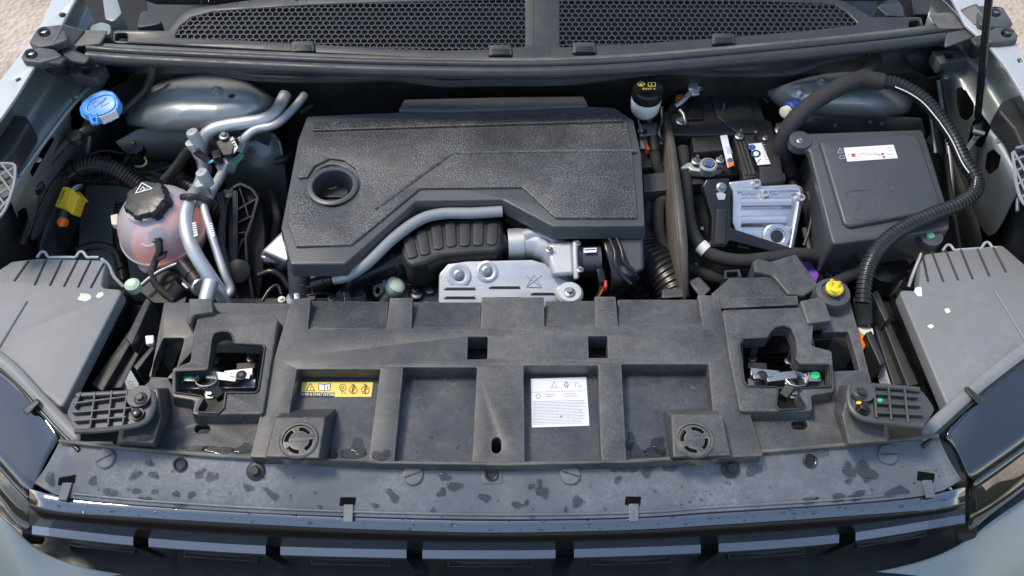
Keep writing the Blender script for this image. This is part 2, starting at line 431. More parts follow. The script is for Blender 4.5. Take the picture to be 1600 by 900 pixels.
def hexa(name, a, b, material, parent=None, bev=.0015, ang=35):
    """solid between two quads of measured points"""
    V = [P(*p) if not isinstance(p, Vector) else p for p in a + b]; n = len(a)
    Fc = [tuple(range(n)), tuple(range(n, 2 * n))[::-1]] + [(i, (i + 1) % n, n + (i + 1) % n, n + i) for i in range(n)]
    o = mesh_obj(name, V, Fc, material, parent, ang=ang)
    if bev:
        m = o.modifiers.new('bev', 'BEVEL'); m.width = bev; m.segments = 2; m.limit_method = 'ANGLE'; m.harden_normals = False
    return o
def text(name, body, c, z, hpx, material, parent, rot=0, sx=1, lift=.0006, bold=0):
    """printed lettering lying on a face"""
    pn = pl(z); cu = bpy.data.curves.new(name, 'FONT'); cu.body = body; cu.align_x = 'CENTER'; cu.align_y = 'CENTER'; cu.size = 1; cu.offset = bold; cu.resolution_u = 2
    t = bpy.data.objects.new(name, cu); COL.objects.link(t)
    me0 = bpy.data.meshes.new_from_object(t); bpy.data.objects.remove(t)
    o = pn.at(*c, lift); s = hpx * px(o) * 1.35; ca, sa = math.cos(rot), math.sin(rot)
    V = [o + pn.u * ((v.co.x * ca * sx - v.co.y * sa) * s) + pn.v * ((v.co.x * sa * sx + v.co.y * ca) * s) for v in me0.vertices]
    return mesh_obj(name, V, [tuple(p.vertices) for p in me0.polygons], material, parent, smooth=False)
def flat(name, pts, z, material, parent, lift=.0004, th=.0003, rnd=.0008, holes=()):
    """sticker or print: a thin film on a face"""
    return plate(name, pts, z, th, material, parent, bev=0, rnd=rnd, lift=lift, holes=holes)
def line(name, pts, z, wpx, material, parent, lift=.0006, close=False):
    """printed or moulded line of even width on a face"""
    pn = pl(z); q = [pn.loc(pn.at(*p)) for p in pts]; w = wpx * px(pn.at(*pts[0])) / 2; V = []; Fc = []
    segs = list(zip(q, q[1:] + ([q[0]] if close else [])))
    if close: segs = segs[:len(q)]
    else: segs = segs[:len(q) - 1]
    for a, b in segs:
        d = (b - a).normalized(); nn = Vector((-d.y, d.x)) * w; k = len(V); a = a - d * w * .8; b = b + d * w * .8
        V += [pn.glob(a + nn, lift), pn.glob(b + nn, lift), pn.glob(b - nn, lift), pn.glob(a - nn, lift)]; Fc.append((k, k + 1, k + 2, k + 3))
    me = mesh_obj(name, V, Fc, material, parent, smooth=False)
    return me
def interp(tab, x):
    if x <= tab[0][0]: a, b = tab[0], tab[1]
    elif x >= tab[-1][0]: a, b = tab[-2], tab[-1]
    else:
        for a, b in zip(tab, tab[1:]):
            if a[0] <= x <= b[0]: break
    t = (x - a[0]) / (b[0] - a[0]); return a[1] + (b[1] - a[1]) * t
def smooth_tab(tab, n=60):
    """the same curve sampled smoothly"""
    p = [Vector((a, b, 0)) for a, b in tab]; e = [p[0] * 2 - p[1]] + p + [p[-1] * 2 - p[-2]]; out = []
    for i in range(1, len(e) - 2):
        a, b, c, d = e[i - 1:i + 3]
        for k in range(8):
            t = k / 8; q = .5 * ((2 * b) + (c - a) * t + (2 * a - 5 * b + 4 * c - d) * t * t + (3 * b - a - 3 * c + d) * t ** 3); out.append((q.x, q.y))
    out.append(tab[-1]); return out
def cutout(o, cutters):
    """cut openings through a sheet (real holes)"""
    for c in cutters:
        m = o.modifiers.new('cut', 'BOOLEAN'); m.object = c; m.operation = 'DIFFERENCE'; m.solver = 'EXACT'
    dg = bpy.context.evaluated_depsgraph_get(); dg.update()
    me = bpy.data.meshes.new_from_object(o.evaluated_get(dg)); o.modifiers.clear(); o.data = me
    me.polygons.foreach_set('use_smooth', [True] * len(me.polygons)); me.set_sharp_from_angle(angle=R(40))
    for c in cutters: bpy.data.objects.remove(c)
def punch(outline, z0, z1, s0=1):
    """cutter solid along a measured outline between two heights"""
    n = len(outline); V = [P(x, y, z0) for x, y in outline] + [P(x, y, z1) for x, y in outline]
    Fc = [tuple(range(n)), tuple(range(n, 2 * n))[::-1]] + [(i, (i + 1) % n, n + (i + 1) % n, n + i) for i in range(n)]
    return mesh_obj('cutter', V, Fc, 'under_dark')
def rr(pts, r): return [(q.x, q.y) for q in rounded([Vector(p) for p in pts], r)]
# ================================================================== THE SETTING
g = mesh_obj('ground', [(-60, -60, -1.02), (60, -60, -1.02), (60, 60, -1.02), (-60, 60, -1.02)], [(0, 1, 2, 3)], 'gravel_ground', smooth=False)
g['kind'] = 'structure'
soil = mesh_obj('soil_bed', [(-7, -9, -1.016), (7, -9, -1.016), (7, -.62, -1.016), (-7, -.62, -1.016)], [(0, 1, 2, 3)], 'soil', smooth=False)
soil['kind'] = 'structure'

# ================================================================== CAR BODY
body = thing('car_body', 'silver grey painted car body framing the open engine bay', 'car body', (0, .1, -.45))
mesh_obj('bay_floor', [(-.75, -.45, -.45), (.75, -.45, -.45), (.75, .75, -.45), (-.75, .75, -.45), (-.75, -.45, -.46), (.75, -.45, -.46), (.75, .75, -.46), (-.75, .75, -.46)],
         [(0, 1, 2, 3), (7, 6, 5, 4), (0, 4, 5, 1), (1, 5, 6, 2), (2, 6, 7, 3), (3, 7, 4, 0)], 'under_dark', body, smooth=False)
loft('firewall', [[(100 + i * 140, 64, .085) for i in range(11)], [(100 + i * 140, 118, .05) for i in range(11)], [(100 + i * 140, 150, -.02) for i in range(11)], [Vector((-.66 + i * .132, .36, -.25)) for i in range(11)], [Vector((-.66 + i * .132, .34, -.45)) for i in range(11)]], 'under_dark', body, sub=1)
for fo, d in (([(90, -20), (60, 45), (38, 76), (-4, 130), (-60, 205), (-120, 300)], .010), ([(1540, -20), (1552, 2), (1575, 40), (1604, 98), (1660, 215), (1720, 320)], -.010)):
    tp = [P(*p, .12) + Vector((d, 0, 0)) for p in fo]
    loft('wheel_liner', [tp, [Vector((p.x, p.y, -.1)) for p in tp], [Vector((p.x, p.y, -.6)) for p in tp]], 'under_dark', body, sub=0)
hexa('bumper_beam', [Vector((-.78, -.42, -.24)), Vector((.78, -.42, -.24)), Vector((.78, -.02, -.24)), Vector((-.78, -.02, -.24))], [Vector((-.78, -.42, -.3)), Vector((.78, -.42, -.3)), Vector((.78, -.02, -.3)), Vector((-.78, -.02, -.3))], 'under_dark', body, bev=.002)
loft('windscreen', [[Vector((x * .72, .53 + .05 * (1 - x * x) - .05, .12)) for x in (-1, -.5, 0, .5, 1)], [Vector((x * .6, 1.3, .62)) for x in (-1, -.5, 0, .5, 1)]], 'gloss_black', body, sub=1, thick=.005)
def M(x): return 1602 - x * 1.0      # the right side is laid out by its own measurements below
# left side
AP = [[(126, -15, .125), (97, 38, .122), (58, 98, .12), (27, 147, .118), (5, 180, .116), (-50, 265, .11)],
      [(134, 5, .085), (108, 70, .075), (82, 110, .07), (52, 155, .066), (16, 205, .062), (-35, 290, .058)],
      [(150, 40, .078), (136, 95, .068), (112, 121, .062), (72, 170, .056), (33, 225, .052), (-12, 300, .046)],
      [(165, 60, .078), (152, 112, .066), (139, 124, .060), (93, 180, .054), (56, 235, .050), (10, 300, .044)],
      [(172, 75, .05), (160, 130, .045), (148, 140, .040), (104, 200, .03), (68, 260, .025), (26, 330, .015)],
      [(190, 110, -.03), (176, 165, -.04), (160, 190, -.05), (120, 260, -.06), (88, 320, -.07), (48, 400, -.08)],
      [(215, 150, -.16), (205, 215, -.18), (190, 250, -.2), (150, 330, -.22), (125, 400, -.24), (90, 480, -.26)]]
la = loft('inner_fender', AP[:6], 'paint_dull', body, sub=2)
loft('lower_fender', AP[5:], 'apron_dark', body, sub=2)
lr = plate('fender_flange', [(90, -20), (60, 45), (38, 76), (-4, 130), (-60, 205), (-60, 262), (5, 180), (27, 148), (57, 99), (97, 38), (128, -20)], .125, .004, 'silver_rail', body,
           holes=[circ(98, 23, 6, 4, 14, .4), [(24, 124), (31, 120), (33, 124), (26, 128)]], hr=.001, rnd=.003, bev=.001)
cutout(la, [punch(rr([(110, 172), (124, 158), (136, 158), (134, 180), (126, 205), (112, 210)], 6), .07, -.03),
            punch(rr([(76, 214), (86, 216), (72, 240), (50, 278), (47, 268)], 5), .07, -.02),
            punch(rr([(28, 330), (40, 322), (46, 345), (50, 382), (40, 396), (24, 382)], 6), .02, -.09)])
# left lower panels
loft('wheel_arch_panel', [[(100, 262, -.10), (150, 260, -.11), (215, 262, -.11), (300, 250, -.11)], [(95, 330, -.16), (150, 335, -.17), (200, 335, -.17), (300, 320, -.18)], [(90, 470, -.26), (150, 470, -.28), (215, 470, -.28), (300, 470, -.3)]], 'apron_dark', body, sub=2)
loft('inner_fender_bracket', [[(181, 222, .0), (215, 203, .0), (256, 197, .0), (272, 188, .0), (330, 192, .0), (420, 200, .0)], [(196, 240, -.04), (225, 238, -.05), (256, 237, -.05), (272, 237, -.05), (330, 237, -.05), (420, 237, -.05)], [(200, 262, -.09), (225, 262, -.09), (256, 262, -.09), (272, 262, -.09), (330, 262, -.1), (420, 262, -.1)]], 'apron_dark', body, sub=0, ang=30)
tw = mound('strut_tower', [(203, 192), (212, 155), (238, 128), (290, 112), (345, 112), (400, 132), (428, 155), (424, 180), (395, 196), (330, 206), (250, 204)], (325, 152),
           [(1.1, -.08), (1.05, -.01), (1.0, .008, 0, -1), (.93, .018, 0, -3), (.84, .028, 2, -6), (.72, .038, 6, -9), (.56, .0445, 10, -11), (.36, .047, 13, -12), (.12, .047, 14, -12)], 'paint', body, rnd=.03)
loft('strut_pan', [[(345, 250, -.02), (380, 215, -.02), (418, 200, -.02), (440, 215, -.02)], [(352, 290, -.08), (385, 280, -.07), (425, 270, -.07), (446, 270, -.07)], [(370, 345, -.2), (400, 345, -.19), (440, 345, -.19), (455, 345, -.19)]], 'paint_dull', body)
bolt((339, 142, .047), 9, 'paint', tw); lathe('bolt_hole', (362, 150, .0475), [(.005, 0), (.0045, .0006), (.004, -.0002)], 'under_dark', tw, seg=16)
# right side
AR = [[(1462, -15, .125), (1508, 38, .122), (1548, 75, .12), (1572, 110, .118), (1604, 160, .116), (1660, 260, .11)],
      [(1455, 5, .085), (1492, 62, .078), (1528, 92, .07), (1552, 122, .066), (1588, 178, .06), (1640, 270, .055)],
      [(1445, 40, .078), (1478, 88, .07), (1506, 96, .064), (1530, 130, .058), (1566, 195, .052), (1612, 290, .046)],
      [(1440, 60, .078), (1470, 100, .068), (1484, 106, .062), (1512, 150, .055), (1550, 215, .05), (1594, 290, .044)],
      [(1432, 75, .05), (1466, 112, .045), (1474, 122, .04), (1500, 165, .03), (1537, 235, .025), (1578, 320, .015)],
      [(1425, 110, -.03), (1455, 160, -.04), (1466, 175, -.05), (1484, 235, -.06), (1515, 310, -.07), (1545, 395, -.08)],
      [(1405, 150, -.16), (1430, 215, -.18), (1440, 240, -.2), (1462, 320, -.22), (1485, 390, -.24), (1510, 460, -.26)]]
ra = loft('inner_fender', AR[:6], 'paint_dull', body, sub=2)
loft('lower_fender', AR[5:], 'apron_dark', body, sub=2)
plate('fender_flange', [(1478, -20), (1508, 38), (1546, 72), (1562, 92), (1575, 110), (1604, 158), (1660, 255), (1660, 215), (1604, 98), (1575, 40), (1552, 2), (1540, -20)], .125, .004, 'silver_rail', body,
      holes=[[(1589, 92), (1596, 90), (1599, 96), (1592, 98)]], hr=.001, rnd=.003, bev=.001)
cutout(ra, [punch(rr([(1494, 140), (1500, 135), (1510, 142), (1522, 162), (1521, 178), (1510, 190), (1500, 182), (1495, 160)], 5), .07, -.06),
            punch(rr([(1520, 190), (1534, 178), (1549, 198), (1534, 232), (1512, 222)], 3), .07, -.07),
            punch(rr([(1542, 240), (1552, 232), (1564, 244), (1560, 262), (1546, 274), (1539, 262)], 4), .06, -.06)])
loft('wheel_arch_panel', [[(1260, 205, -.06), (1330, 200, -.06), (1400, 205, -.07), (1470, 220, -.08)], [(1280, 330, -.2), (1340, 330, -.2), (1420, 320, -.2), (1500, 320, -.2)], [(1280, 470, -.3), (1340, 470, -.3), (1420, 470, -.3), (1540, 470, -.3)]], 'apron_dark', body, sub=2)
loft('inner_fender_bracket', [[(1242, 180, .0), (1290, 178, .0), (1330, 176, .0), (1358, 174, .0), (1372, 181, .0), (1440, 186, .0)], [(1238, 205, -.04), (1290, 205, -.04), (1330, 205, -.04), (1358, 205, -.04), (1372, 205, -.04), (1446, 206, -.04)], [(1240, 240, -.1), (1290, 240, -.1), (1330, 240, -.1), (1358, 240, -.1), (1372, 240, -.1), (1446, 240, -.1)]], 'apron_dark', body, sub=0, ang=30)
for x, y in ((1284, 184), (1316, 184), (1305, 196), (1360, 190), (1378, 193)): lathe('weld_spot', (x, y, -.012), [(.004, 0), (.003, .001)], 'apron_dark', body, axis=(0, -.7, .7), seg=12)
tw = mound('strut_tower', [(1196, 142), (1235, 128), (1290, 112), (1345, 100), (1395, 100), (1412, 118), (1424, 150), (1416, 176), (1380, 184), (1300, 182), (1240, 178), (1215, 160)], (1318, 142),
           [(1.08, -.08), (1.04, -.01), (1.0, .008, 0, -1), (.93, .018, 0, -3), (.84, .028, -2, -6), (.72, .038, -6, -9), (.56, .0445, -10, -11), (.36, .047, -13, -12), (.12, .047, -14, -12)], 'paint', body, rnd=.03)
bolt((1284, 128, .047), 9, 'paint', tw); lathe('bolt_hole', (1258, 138, .045), [(.006, 0), (.0055, .0006), (.004, -.0002)], 'under_dark', tw, seg=16)
for pts, r_ in (([(1466, 124, .03), (1474, 180, -.02), (1484, 250, -.05), (1490, 330, -.08)], 3.5), ([(1440, 116, .02), (1452, 170, -.03), (1462, 240, -.06)], 3), ([(142, 132, .055), (108, 172, .052), (70, 222, .048), (30, 276, .044)], 3), ([(140, 212, -.04), (136, 240, -.06), (132, 262, -.08)], 4), ([(1572, 250, .04), (1588, 300, .025), (1590, 330, .015)], 3)):
    tube('seam_bead', pts, r_, 'paint', body)
for x, y, z in ((118, 150, .056), (60, 250, .045), (1520, 130, .056), (1560, 220, .048), (1478, 120, .06)): lathe('weld_spot', (x, y, z), [(.005, 0), (.004, .0015), (0, .002)], 'paint', body, seg=14)
# hinge pockets either side of the cowl, behind the brackets
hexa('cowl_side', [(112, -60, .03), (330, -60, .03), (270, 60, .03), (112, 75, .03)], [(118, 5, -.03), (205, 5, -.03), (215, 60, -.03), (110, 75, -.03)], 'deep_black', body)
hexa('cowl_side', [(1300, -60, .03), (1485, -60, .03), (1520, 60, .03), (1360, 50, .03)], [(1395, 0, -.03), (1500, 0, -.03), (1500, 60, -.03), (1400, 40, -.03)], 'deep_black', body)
for pts, m_ in (([(160, -5), (182, -5), (190, 20), (178, 34), (164, 30)], 'paint'), ([(140, 40), (158, 34), (172, 38), (174, 55), (140, 52)], 'paint'), ([(212, 44), (222, 12), (258, 36)], 'cowl_plastic')):
    plate('hinge_mount', pts, .09, .03, m_, body, rnd=.008)
plate('hinge_mount', [(1370, 10), (1398, -6), (1410, 8), (1414, 26), (1386, 24)], .1, .03, 'cowl_plastic', body, rnd=.003)
plate('hinge_mount', [(1424, -8), (1458, -8), (1456, 22), (1428, 22)], .08, .03, 'under_dark', body, rnd=.003)

# ================================================================== COWL
cw = thing('windscreen_cowl', 'black plastic cowl panel with two honeycomb grilles below the windscreen', 'cowl', P(840, 85, .08))
ZC = .10
CT = Plane((300, 40, .108), (1300, 40, .108), (800, 85, .098))
LG = [(272, 58), (283, 40), (300, 27), (335, 18), (480, 8), (650, 2), (820, -2), (820, 72), (770, 76), (690, 78), (590, 74), (470, 67), (380, 62)]
RG = [(875, -2), (1100, -1), (1250, 3), (1305, 8), (1324, 20), (1342, 38), (1250, 48), (1140, 57), (1000, 67), (875, 73)]
plate('cowl_frame', [(176, 46), (262, 47), (282, 22), (300, 12), (440, -8), (820, -30), (1180, -22), (1318, 0), (1342, 14), (1362, 26), (1442, 26), (1442, 46), (1345, 56), (1200, 72), (1000, 88), (840, 93), (690, 92), (480, 82), (300, 72), (176, 66)],
      CT, .012, 'cowl_plastic', cw, holes=[LG, RG, [(180, 52), (198, 52), (199, 66), (180, 64)], [(1421, 33), (1438, 31), (1440, 42), (1420, 44)]], hr=.005, rnd=.006, bev=.0025)
def honeycomb(poly, name):
    pn = CT; q = [pn.loc(pn.at(*p)) for p in poly]
    if area2(q) < 0: q = q[::-1]
    xs = [p.x for p in q]; ys = [p.y for p in q]; a = .0057; w = .0012; V = []; Fc = []
    def inside(p):
        c = False
        for i in range(len(q)):
            A, B = q[i - 1], q[i]
            if (A.y > p.y) != (B.y > p.y) and p.x < (B.x - A.x) * (p.y - A.y) / (B.y - A.y) + A.x: c = not c
        return c
    def edge(a1, b1):
        d = (b1 - a1).normalized(); n = Vector((-d.y, d.x)) * w / 2; k = len(V)
        for h in (-.001, -.007): V.extend([pn.glob(a1 + n, h), pn.glob(b1 + n, h), pn.glob(b1 - n, h), pn.glob(a1 - n, h)])
        Fc.extend([(k, k + 1, k + 2, k + 3), (k, k + 4, k + 5, k + 1), (k + 2, k + 6, k + 7, k + 3)])
    sx = a * math.sqrt(3); sy = a * 1.5; r_ = 0; y = min(ys)
    while y < max(ys) + sy:
        x = min(xs) + (sx / 2 if r_ % 2 else 0)
        while x < max(xs) + sx:
            c = Vector((x, y)); vs_ = [c + Vector((math.cos(R(30 + 60 * k)), math.sin(R(30 + 60 * k)))) * a for k in range(6)]
            for k in (0, 1, 5):
                A, B = vs_[k], vs_[(k + 1) % 6]
                if inside(A) or inside(B): edge(A, B)
            x += sx
        y += sy; r_ += 1
    o = mesh_obj(name, V, Fc, 'mesh_plastic', cw, smooth=False); o['kind'] = 'stuff'; return o
honeycomb(LG, 'honeycomb_mesh'); honeycomb(RG, 'honeycomb_mesh')
plate('air_box_floor', [(230, -25), (1370, -25), (1370, 60), (230, 80)], .04, .01, 'under_dark', cw, rnd=0)
for a in ((833, -10, 838, 93), (858, -10, 863, 93)):
    line('seam', [(a[0], a[1]), (a[2] - 4, a[3] - 4)], CT, 2, 'black_print', cw)
for x, y in ((473, 72), (782, 78), (913, 74), (1131, 60)):
    c = plate('clip', [(x - 18, y - 9), (x + 17, y - 9), (x + 19, y + 8), (x - 19, y + 9)], CT, .006, 'cowl_plastic', cw, lift=.005, rnd=.004, bev=.002)
    plate('slot', [(x - 13, y - 2), (x + 13, y - 2), (x + 14, y + 7), (x - 14, y + 7)], CT, .004, 'smooth_black', c, lift=.0062, rnd=.001, bev=.0004)
# scuttle behind the grilles
loft('scuttle', [[(150, -45, .13), (500, -60, .14), (840, -70, .145), (1200, -60, .14), (1480, -40, .13)], [(205, 22, .098), (500, -4, .104), (840, -14, .107), (1200, -10, .104), (1400, 14, .1)]], 'smooth_black', cw, sub=1)
# ledge of the firewall under the seal
lt = smooth_tab([(330, 112), (400, 124), (520, 127), (610, 124), (690, 133), (760, 132), (880, 131), (960, 122), (1040, 114), (1120, 118), (1230, 116), (1290, 98), (1345, 88)])
loft('firewall_flange', [[(x, y - 8, .085) for x, y in lt], [(x, y - 1, .083) for x, y in lt], [(x, y + 3, .077) for x, y in lt]], 'bracket_plastic', body, sub=0, thick=.003)
st = smooth_tab([(137, 90), (220, 96), (480, 108), (640, 113), (830, 115), (1000, 108), (1200, 91), (1380, 73), (1478, 61)])
seal = thing('hood_seal', 'long black rubber hood seal running along the front edge of the cowl', 'rubber seal', P(800, 110, .09))
tube('bulb', [(x, y - 1, .108) for x, y in st[::3] + [st[-1]]], 9.5, 'seal_rubber', seal)
tube('lip', [(x, y - 14, .112) for x, y in st[::3] + [st[-1]]], 6.0, 'seal_rubber', seal)
loft('web', [[(x, y - 22, .108) for x, y in st], [(x, y - 6, .112) for x, y in st], [(x, y + 9, .096) for x, y in st]], 'seal_rubber', seal, sub=0, thick=.004)
loft('dusty_edge', [[(x, y - 25, .1125) for x, y in st], [(x, y - 20, .1135) for x, y in st]], 'dusty_plastic', seal, sub=0, thick=.003)

# end brackets of the cowl
def cowl_bracket(label, arm1, arm2, pad, ramp_, cup, tabp, b1, b2, neck):
    t = thing('cowl_bracket', label, 'bracket', P(*b2[:2], .09), 'cowl end brackets')
    for a, b in ((arm1, b1), (arm2, b2)):
        plate('arm', a, .134, .012, 'bracket_plastic', t, rnd=.006, bev=.003, holes=[circ(*b, 9, 6.5, 18)], hr=0)
        lathe('bushing', (*b, .128), [(.009, -.004), (.009, .0), (.0065, .0), (.006, -.002)], 'smooth_black', t, seg=20)
        lathe('bolt', (*b, .1275), [(.0062, 0), (.0055, .002), (.002, .0026)], 'steel', t, seg=6)
    hexa('pad', [(*p, .118) for p in pad], [(*p, .095) for p in pad], 'dusty_plastic', t, bev=.004)
    hexa('ramp', [(*p, z) for p, z in ramp_], [(*p, z - .014) for p, z in ramp_], 'bracket_plastic', t, bev=.003)
    hexa('cup', [(*p, .132) for p in cup[0]], [(*p, .07) for p in cup[1]], 'black_plastic', t, bev=.005)
    hexa('neck', [(*p, .118) for p in neck], [(*p, .09) for p in neck], 'bracket_plastic', t, bev=.004)
    cx = sum(p[0] for p in tabp) / 4; cy = sum(p[1] for p in tabp) / 4
    plate('tab', tabp, .088, .02, 'bracket_plastic', t, rnd=.003, holes=[[(cx - 9, cy - 5), (cx + 5, cy - 6), (cx + 7, cy + 4), (cx - 7, cy + 5)]], hr=.001)
cowl_bracket('grey plastic cowl bracket with two bolts at the top left fender', [(44, 66), (56, 46), (66, 41), (98, 37), (106, 62), (84, 70), (60, 74)], [(32, 88), (40, 76), (62, 73), (84, 76), (100, 88), (62, 98), (36, 95)],
             [(110, 74), (132, 47), (170, 48), (158, 70)], [((80, 68), .136), ((97, 37), .137), ((134, 48), .12), ((114, 74), .118)],
             [[(60, 96), (72, 78), (106, 90), (96, 104)], [(74, 118), (84, 100), (112, 104), (104, 119)]], [(108, 114), (118, 100), (166, 102), (150, 124)], (69, 50), (49, 84), [(78, 70), (96, 68), (142, 90), (134, 101), (108, 96)])
cowl_bracket('grey plastic cowl bracket with two bolts at the top right fender', [(1524, 8), (1544, 8), (1568, 10), (1584, 36), (1576, 42), (1548, 42), (1530, 38)], [(1540, 50), (1556, 42), (1578, 41), (1592, 54), (1590, 63), (1562, 66), (1546, 66)],
             [(1450, 21), (1490, 19), (1510, 46), (1466, 46)], [((1488, 20), .12), ((1526, 5), .137), ((1544, 30), .136), ((1510, 47), .118)],
             [[(1514, 58), (1548, 48), (1556, 66), (1524, 74)], [(1510, 90), (1540, 72), (1550, 86), (1526, 94)]], [(1456, 80), (1500, 74), (1512, 92), (1470, 99)], (1556, 19), (1574, 51), [(1478, 52), (1512, 44), (1548, 36), (1552, 44), (1516, 62), (1474, 76)])
# drain cups under the cowl ends
for pts, lab in (([(152, 120), (170, 102), (216, 106), (196, 128), (170, 142), (154, 138)], 'dark faceted cowl drain funnel at left beside the strut tower'), ([(1412, 84), (1450, 78), (1478, 106), (1466, 120), (1448, 122), (1424, 108)], 'dark faceted cowl drain funnel at right beside the strut tower')):
    tag(mound('drain_funnel', pts, (sum(p[0] for p in pts) / 6, sum(p[1] for p in pts) / 6), [(1, .07), (.98, .075), (.9, .03), (.55, -.03)], 'black_plastic', rnd=.006, ang=25), lab, 'funnel', 'cowl drain funnels')

# ================================================================== FRONT SLAM PANEL COVER
fp = thing('radiator_cover', 'large grey black plastic radiator cover with square pockets across the front of the bay', 'cover panel', P(790, 600, -.06))
ZW, ZM = .0, .014
LH = [(334, 522), (341, 519), (348, 518), (356, 519), (361, 523), (365, 537), (409, 539), (412, 543), (402, 608), (396, 612), (352, 612), (349, 636), (342, 643), (310, 642), (309, 637), (318, 620), (315, 617), (275, 612), (275, 579), (324, 577), (330, 533)]
RH = [(1205, 519), (1213, 512), (1225, 510), (1235, 513), (1241, 527), (1243, 545), (1241, 560), (1249, 569), (1297, 569), (1297, 603), (1252, 605), (1247, 614), (1258, 632), (1255, 636), (1219, 638), (1213, 632), (1216, 608), (1214, 603), (1171, 602), (1165, 596), (1157, 539), (1162, 530), (1200, 528)]
def oval(x0, y0, x1, y1):
    r = (y1 - y0) / 2; a = [(x1 - r + r * math.cos(t), (y0 + y1) / 2 + r * math.sin(t)) for t in [R(-90 + 20 * k) for k in range(10)]]
    b = [(x0 + r - r * math.cos(t), (y0 + y1) / 2 - r * math.sin(t)) for t in [R(-90 + 20 * k) for k in range(10)]]; return a + b
plate('left_wing', [(256, 472), (470, 474), (420, 716), (180, 698), (212, 612), (233, 596)], ZW, .014, 'panel_plastic', fp, rnd=.003, bev=.0012,
      holes=[[(255, 528), (288, 528), (270, 590), (234, 588)], [(x, y) for x, y in rr([(262, 592), (330, 515), (412, 530), (404, 618), (350, 650), (306, 648)], 4)], oval(304, 663, 328, 677)], hr=.003)
plate('left_platform', [(309, 489), (428, 491), (434, 500), (411, 647), (299, 648), (304, 626), (268, 620), (269, 575), (297, 565), (302, 520)], .02, .022, 'panel_plastic', fp, holes=[LH], hr=.002, rnd=.005, bev=.0018, taper=.003)
LR2 = [(x + (x - 343) * .05, y + (y - 580) * .05) for x, y in LH]
plate('left_opening_rim', LR2, .0225, .004, 'black_plastic', fp, holes=[LH], rnd=.003, bev=.0012)
plate('right_wing', [(1115, 474), (1290, 476), (1328, 470), (1342, 520), (1362, 598), (1392, 692), (1160, 714)], ZW, .014, 'panel_plastic', fp, rnd=.003, bev=.0012,
      holes=[[(1266, 500), (1280, 500), (1286, 519), (1326, 518), (1343, 578), (1302, 580), (1299, 548), (1274, 545)], rr([(1160, 525), (1240, 505), (1296, 570), (1300, 600), (1262, 640), (1212, 642), (1164, 606)], 4), oval(1237, 656, 1262, 671)], hr=.003)
plate('right_platform', [(1128, 484), (1262, 480), (1272, 500), (1268, 540), (1300, 548), (1304, 612), (1268, 618), (1270, 642), (1156, 643), (1140, 560)], .02, .022, 'panel_plastic', fp, holes=[RH], hr=.002, rnd=.005, bev=.0018, taper=.003)
RR2 = [(x + (x - 1228) * .05, y + (y - 574) * .05) for x, y in RH]
plate('right_opening_rim', RR2, .0225, .004, 'black_plastic', fp, holes=[RH], rnd=.003, bev=.0012)
plate('wing_clip', [(294, 466), (331, 466), (333, 487), (303, 492), (297, 508), (290, 500), (296, 480)], .028, .03, 'panel_plastic', fp, rnd=.003, bev=.002)
plate('wing_step', [(1250, 470), (1286, 462), (1300, 500), (1262, 506)], .024, .02, 'panel_plastic', fp, rnd=.003, bev=.002)
plate('wing_step', [(1270, 506), (1300, 506), (1302, 530), (1272, 532)], -.015, .03, 'black_plastic', fp, rnd=.002)
PK = [[(464, 577), (594, 577), (575, 719), (440, 716)], [(630, 574), (745, 574), (737, 721), (616, 720)], [(818, 571), (935, 571), (939, 720), (820, 721)], [(971, 569), (1107, 569), (1120, 716), (979, 719)]]
TN = [[(484, 470), (607, 471), (604, 514), (480, 514)], [(646, 472), (752, 472), (750, 513), (642, 513)], [(852, 470), (928, 470), (930, 510), (851, 510)], [(965, 468), (1088, 468), (1097, 508), (966, 509)]]
main_out = [(452, 478), (457, 466), (486, 465), (481, 514), (603, 514), (609, 465), (645, 465), (643, 513), (750, 513), (753, 464), (850, 464), (851, 510), (930, 510), (929, 463), (962, 463), (966, 509), (1097, 508), (1090, 460), (1122, 462), (1140, 540), (1192, 712), (1000, 722), (790, 727), (600, 724), (390, 714), (428, 560)]
plate('main_panel', main_out, ZM, .03, 'panel_plastic', fp, rnd=.002, bev=.0012,
      holes=PK + [[(731, 526), (762, 526), (761, 561), (730, 561)], [(919, 525), (949, 525), (950, 559), (920, 559)], [(y2, x2) for x2, y2 in oval(683, 768, 708, 783)]], hr=.0015)
for i, t_ in enumerate(TN):
    c = Plane((*t_[0], -.006), (*t_[1], -.006), (*t_[2], .009))
    plate('rear_recess', t_, c, .03, 'panel_plastic', fp, rnd=.001, bev=.001)
fl = []
for i, p_ in enumerate(PK):
    c = Plane((*p_[0], -.012), (*p_[1], -.012), (*p_[2], -.004))
    ex = [(p_[0][0] - 4, p_[0][1] - 6), (p_[1][0] + 4, p_[1][1] - 6), (p_[2][0] + 5, p_[2][1] + 6), (p_[3][0] - 5, p_[3][1] + 6)]
    fl.append((c, plate('pocket_floor', ex, c, .004, 'pocket_plastic', fp, rnd=.001, bev=0)))
for x in (746, 935): plate('hole_back', [(x - 22, 520), (x + 22, 520), (x + 22, 572), (x - 22, 572)], -.03, .004, 'box_plastic', fp)
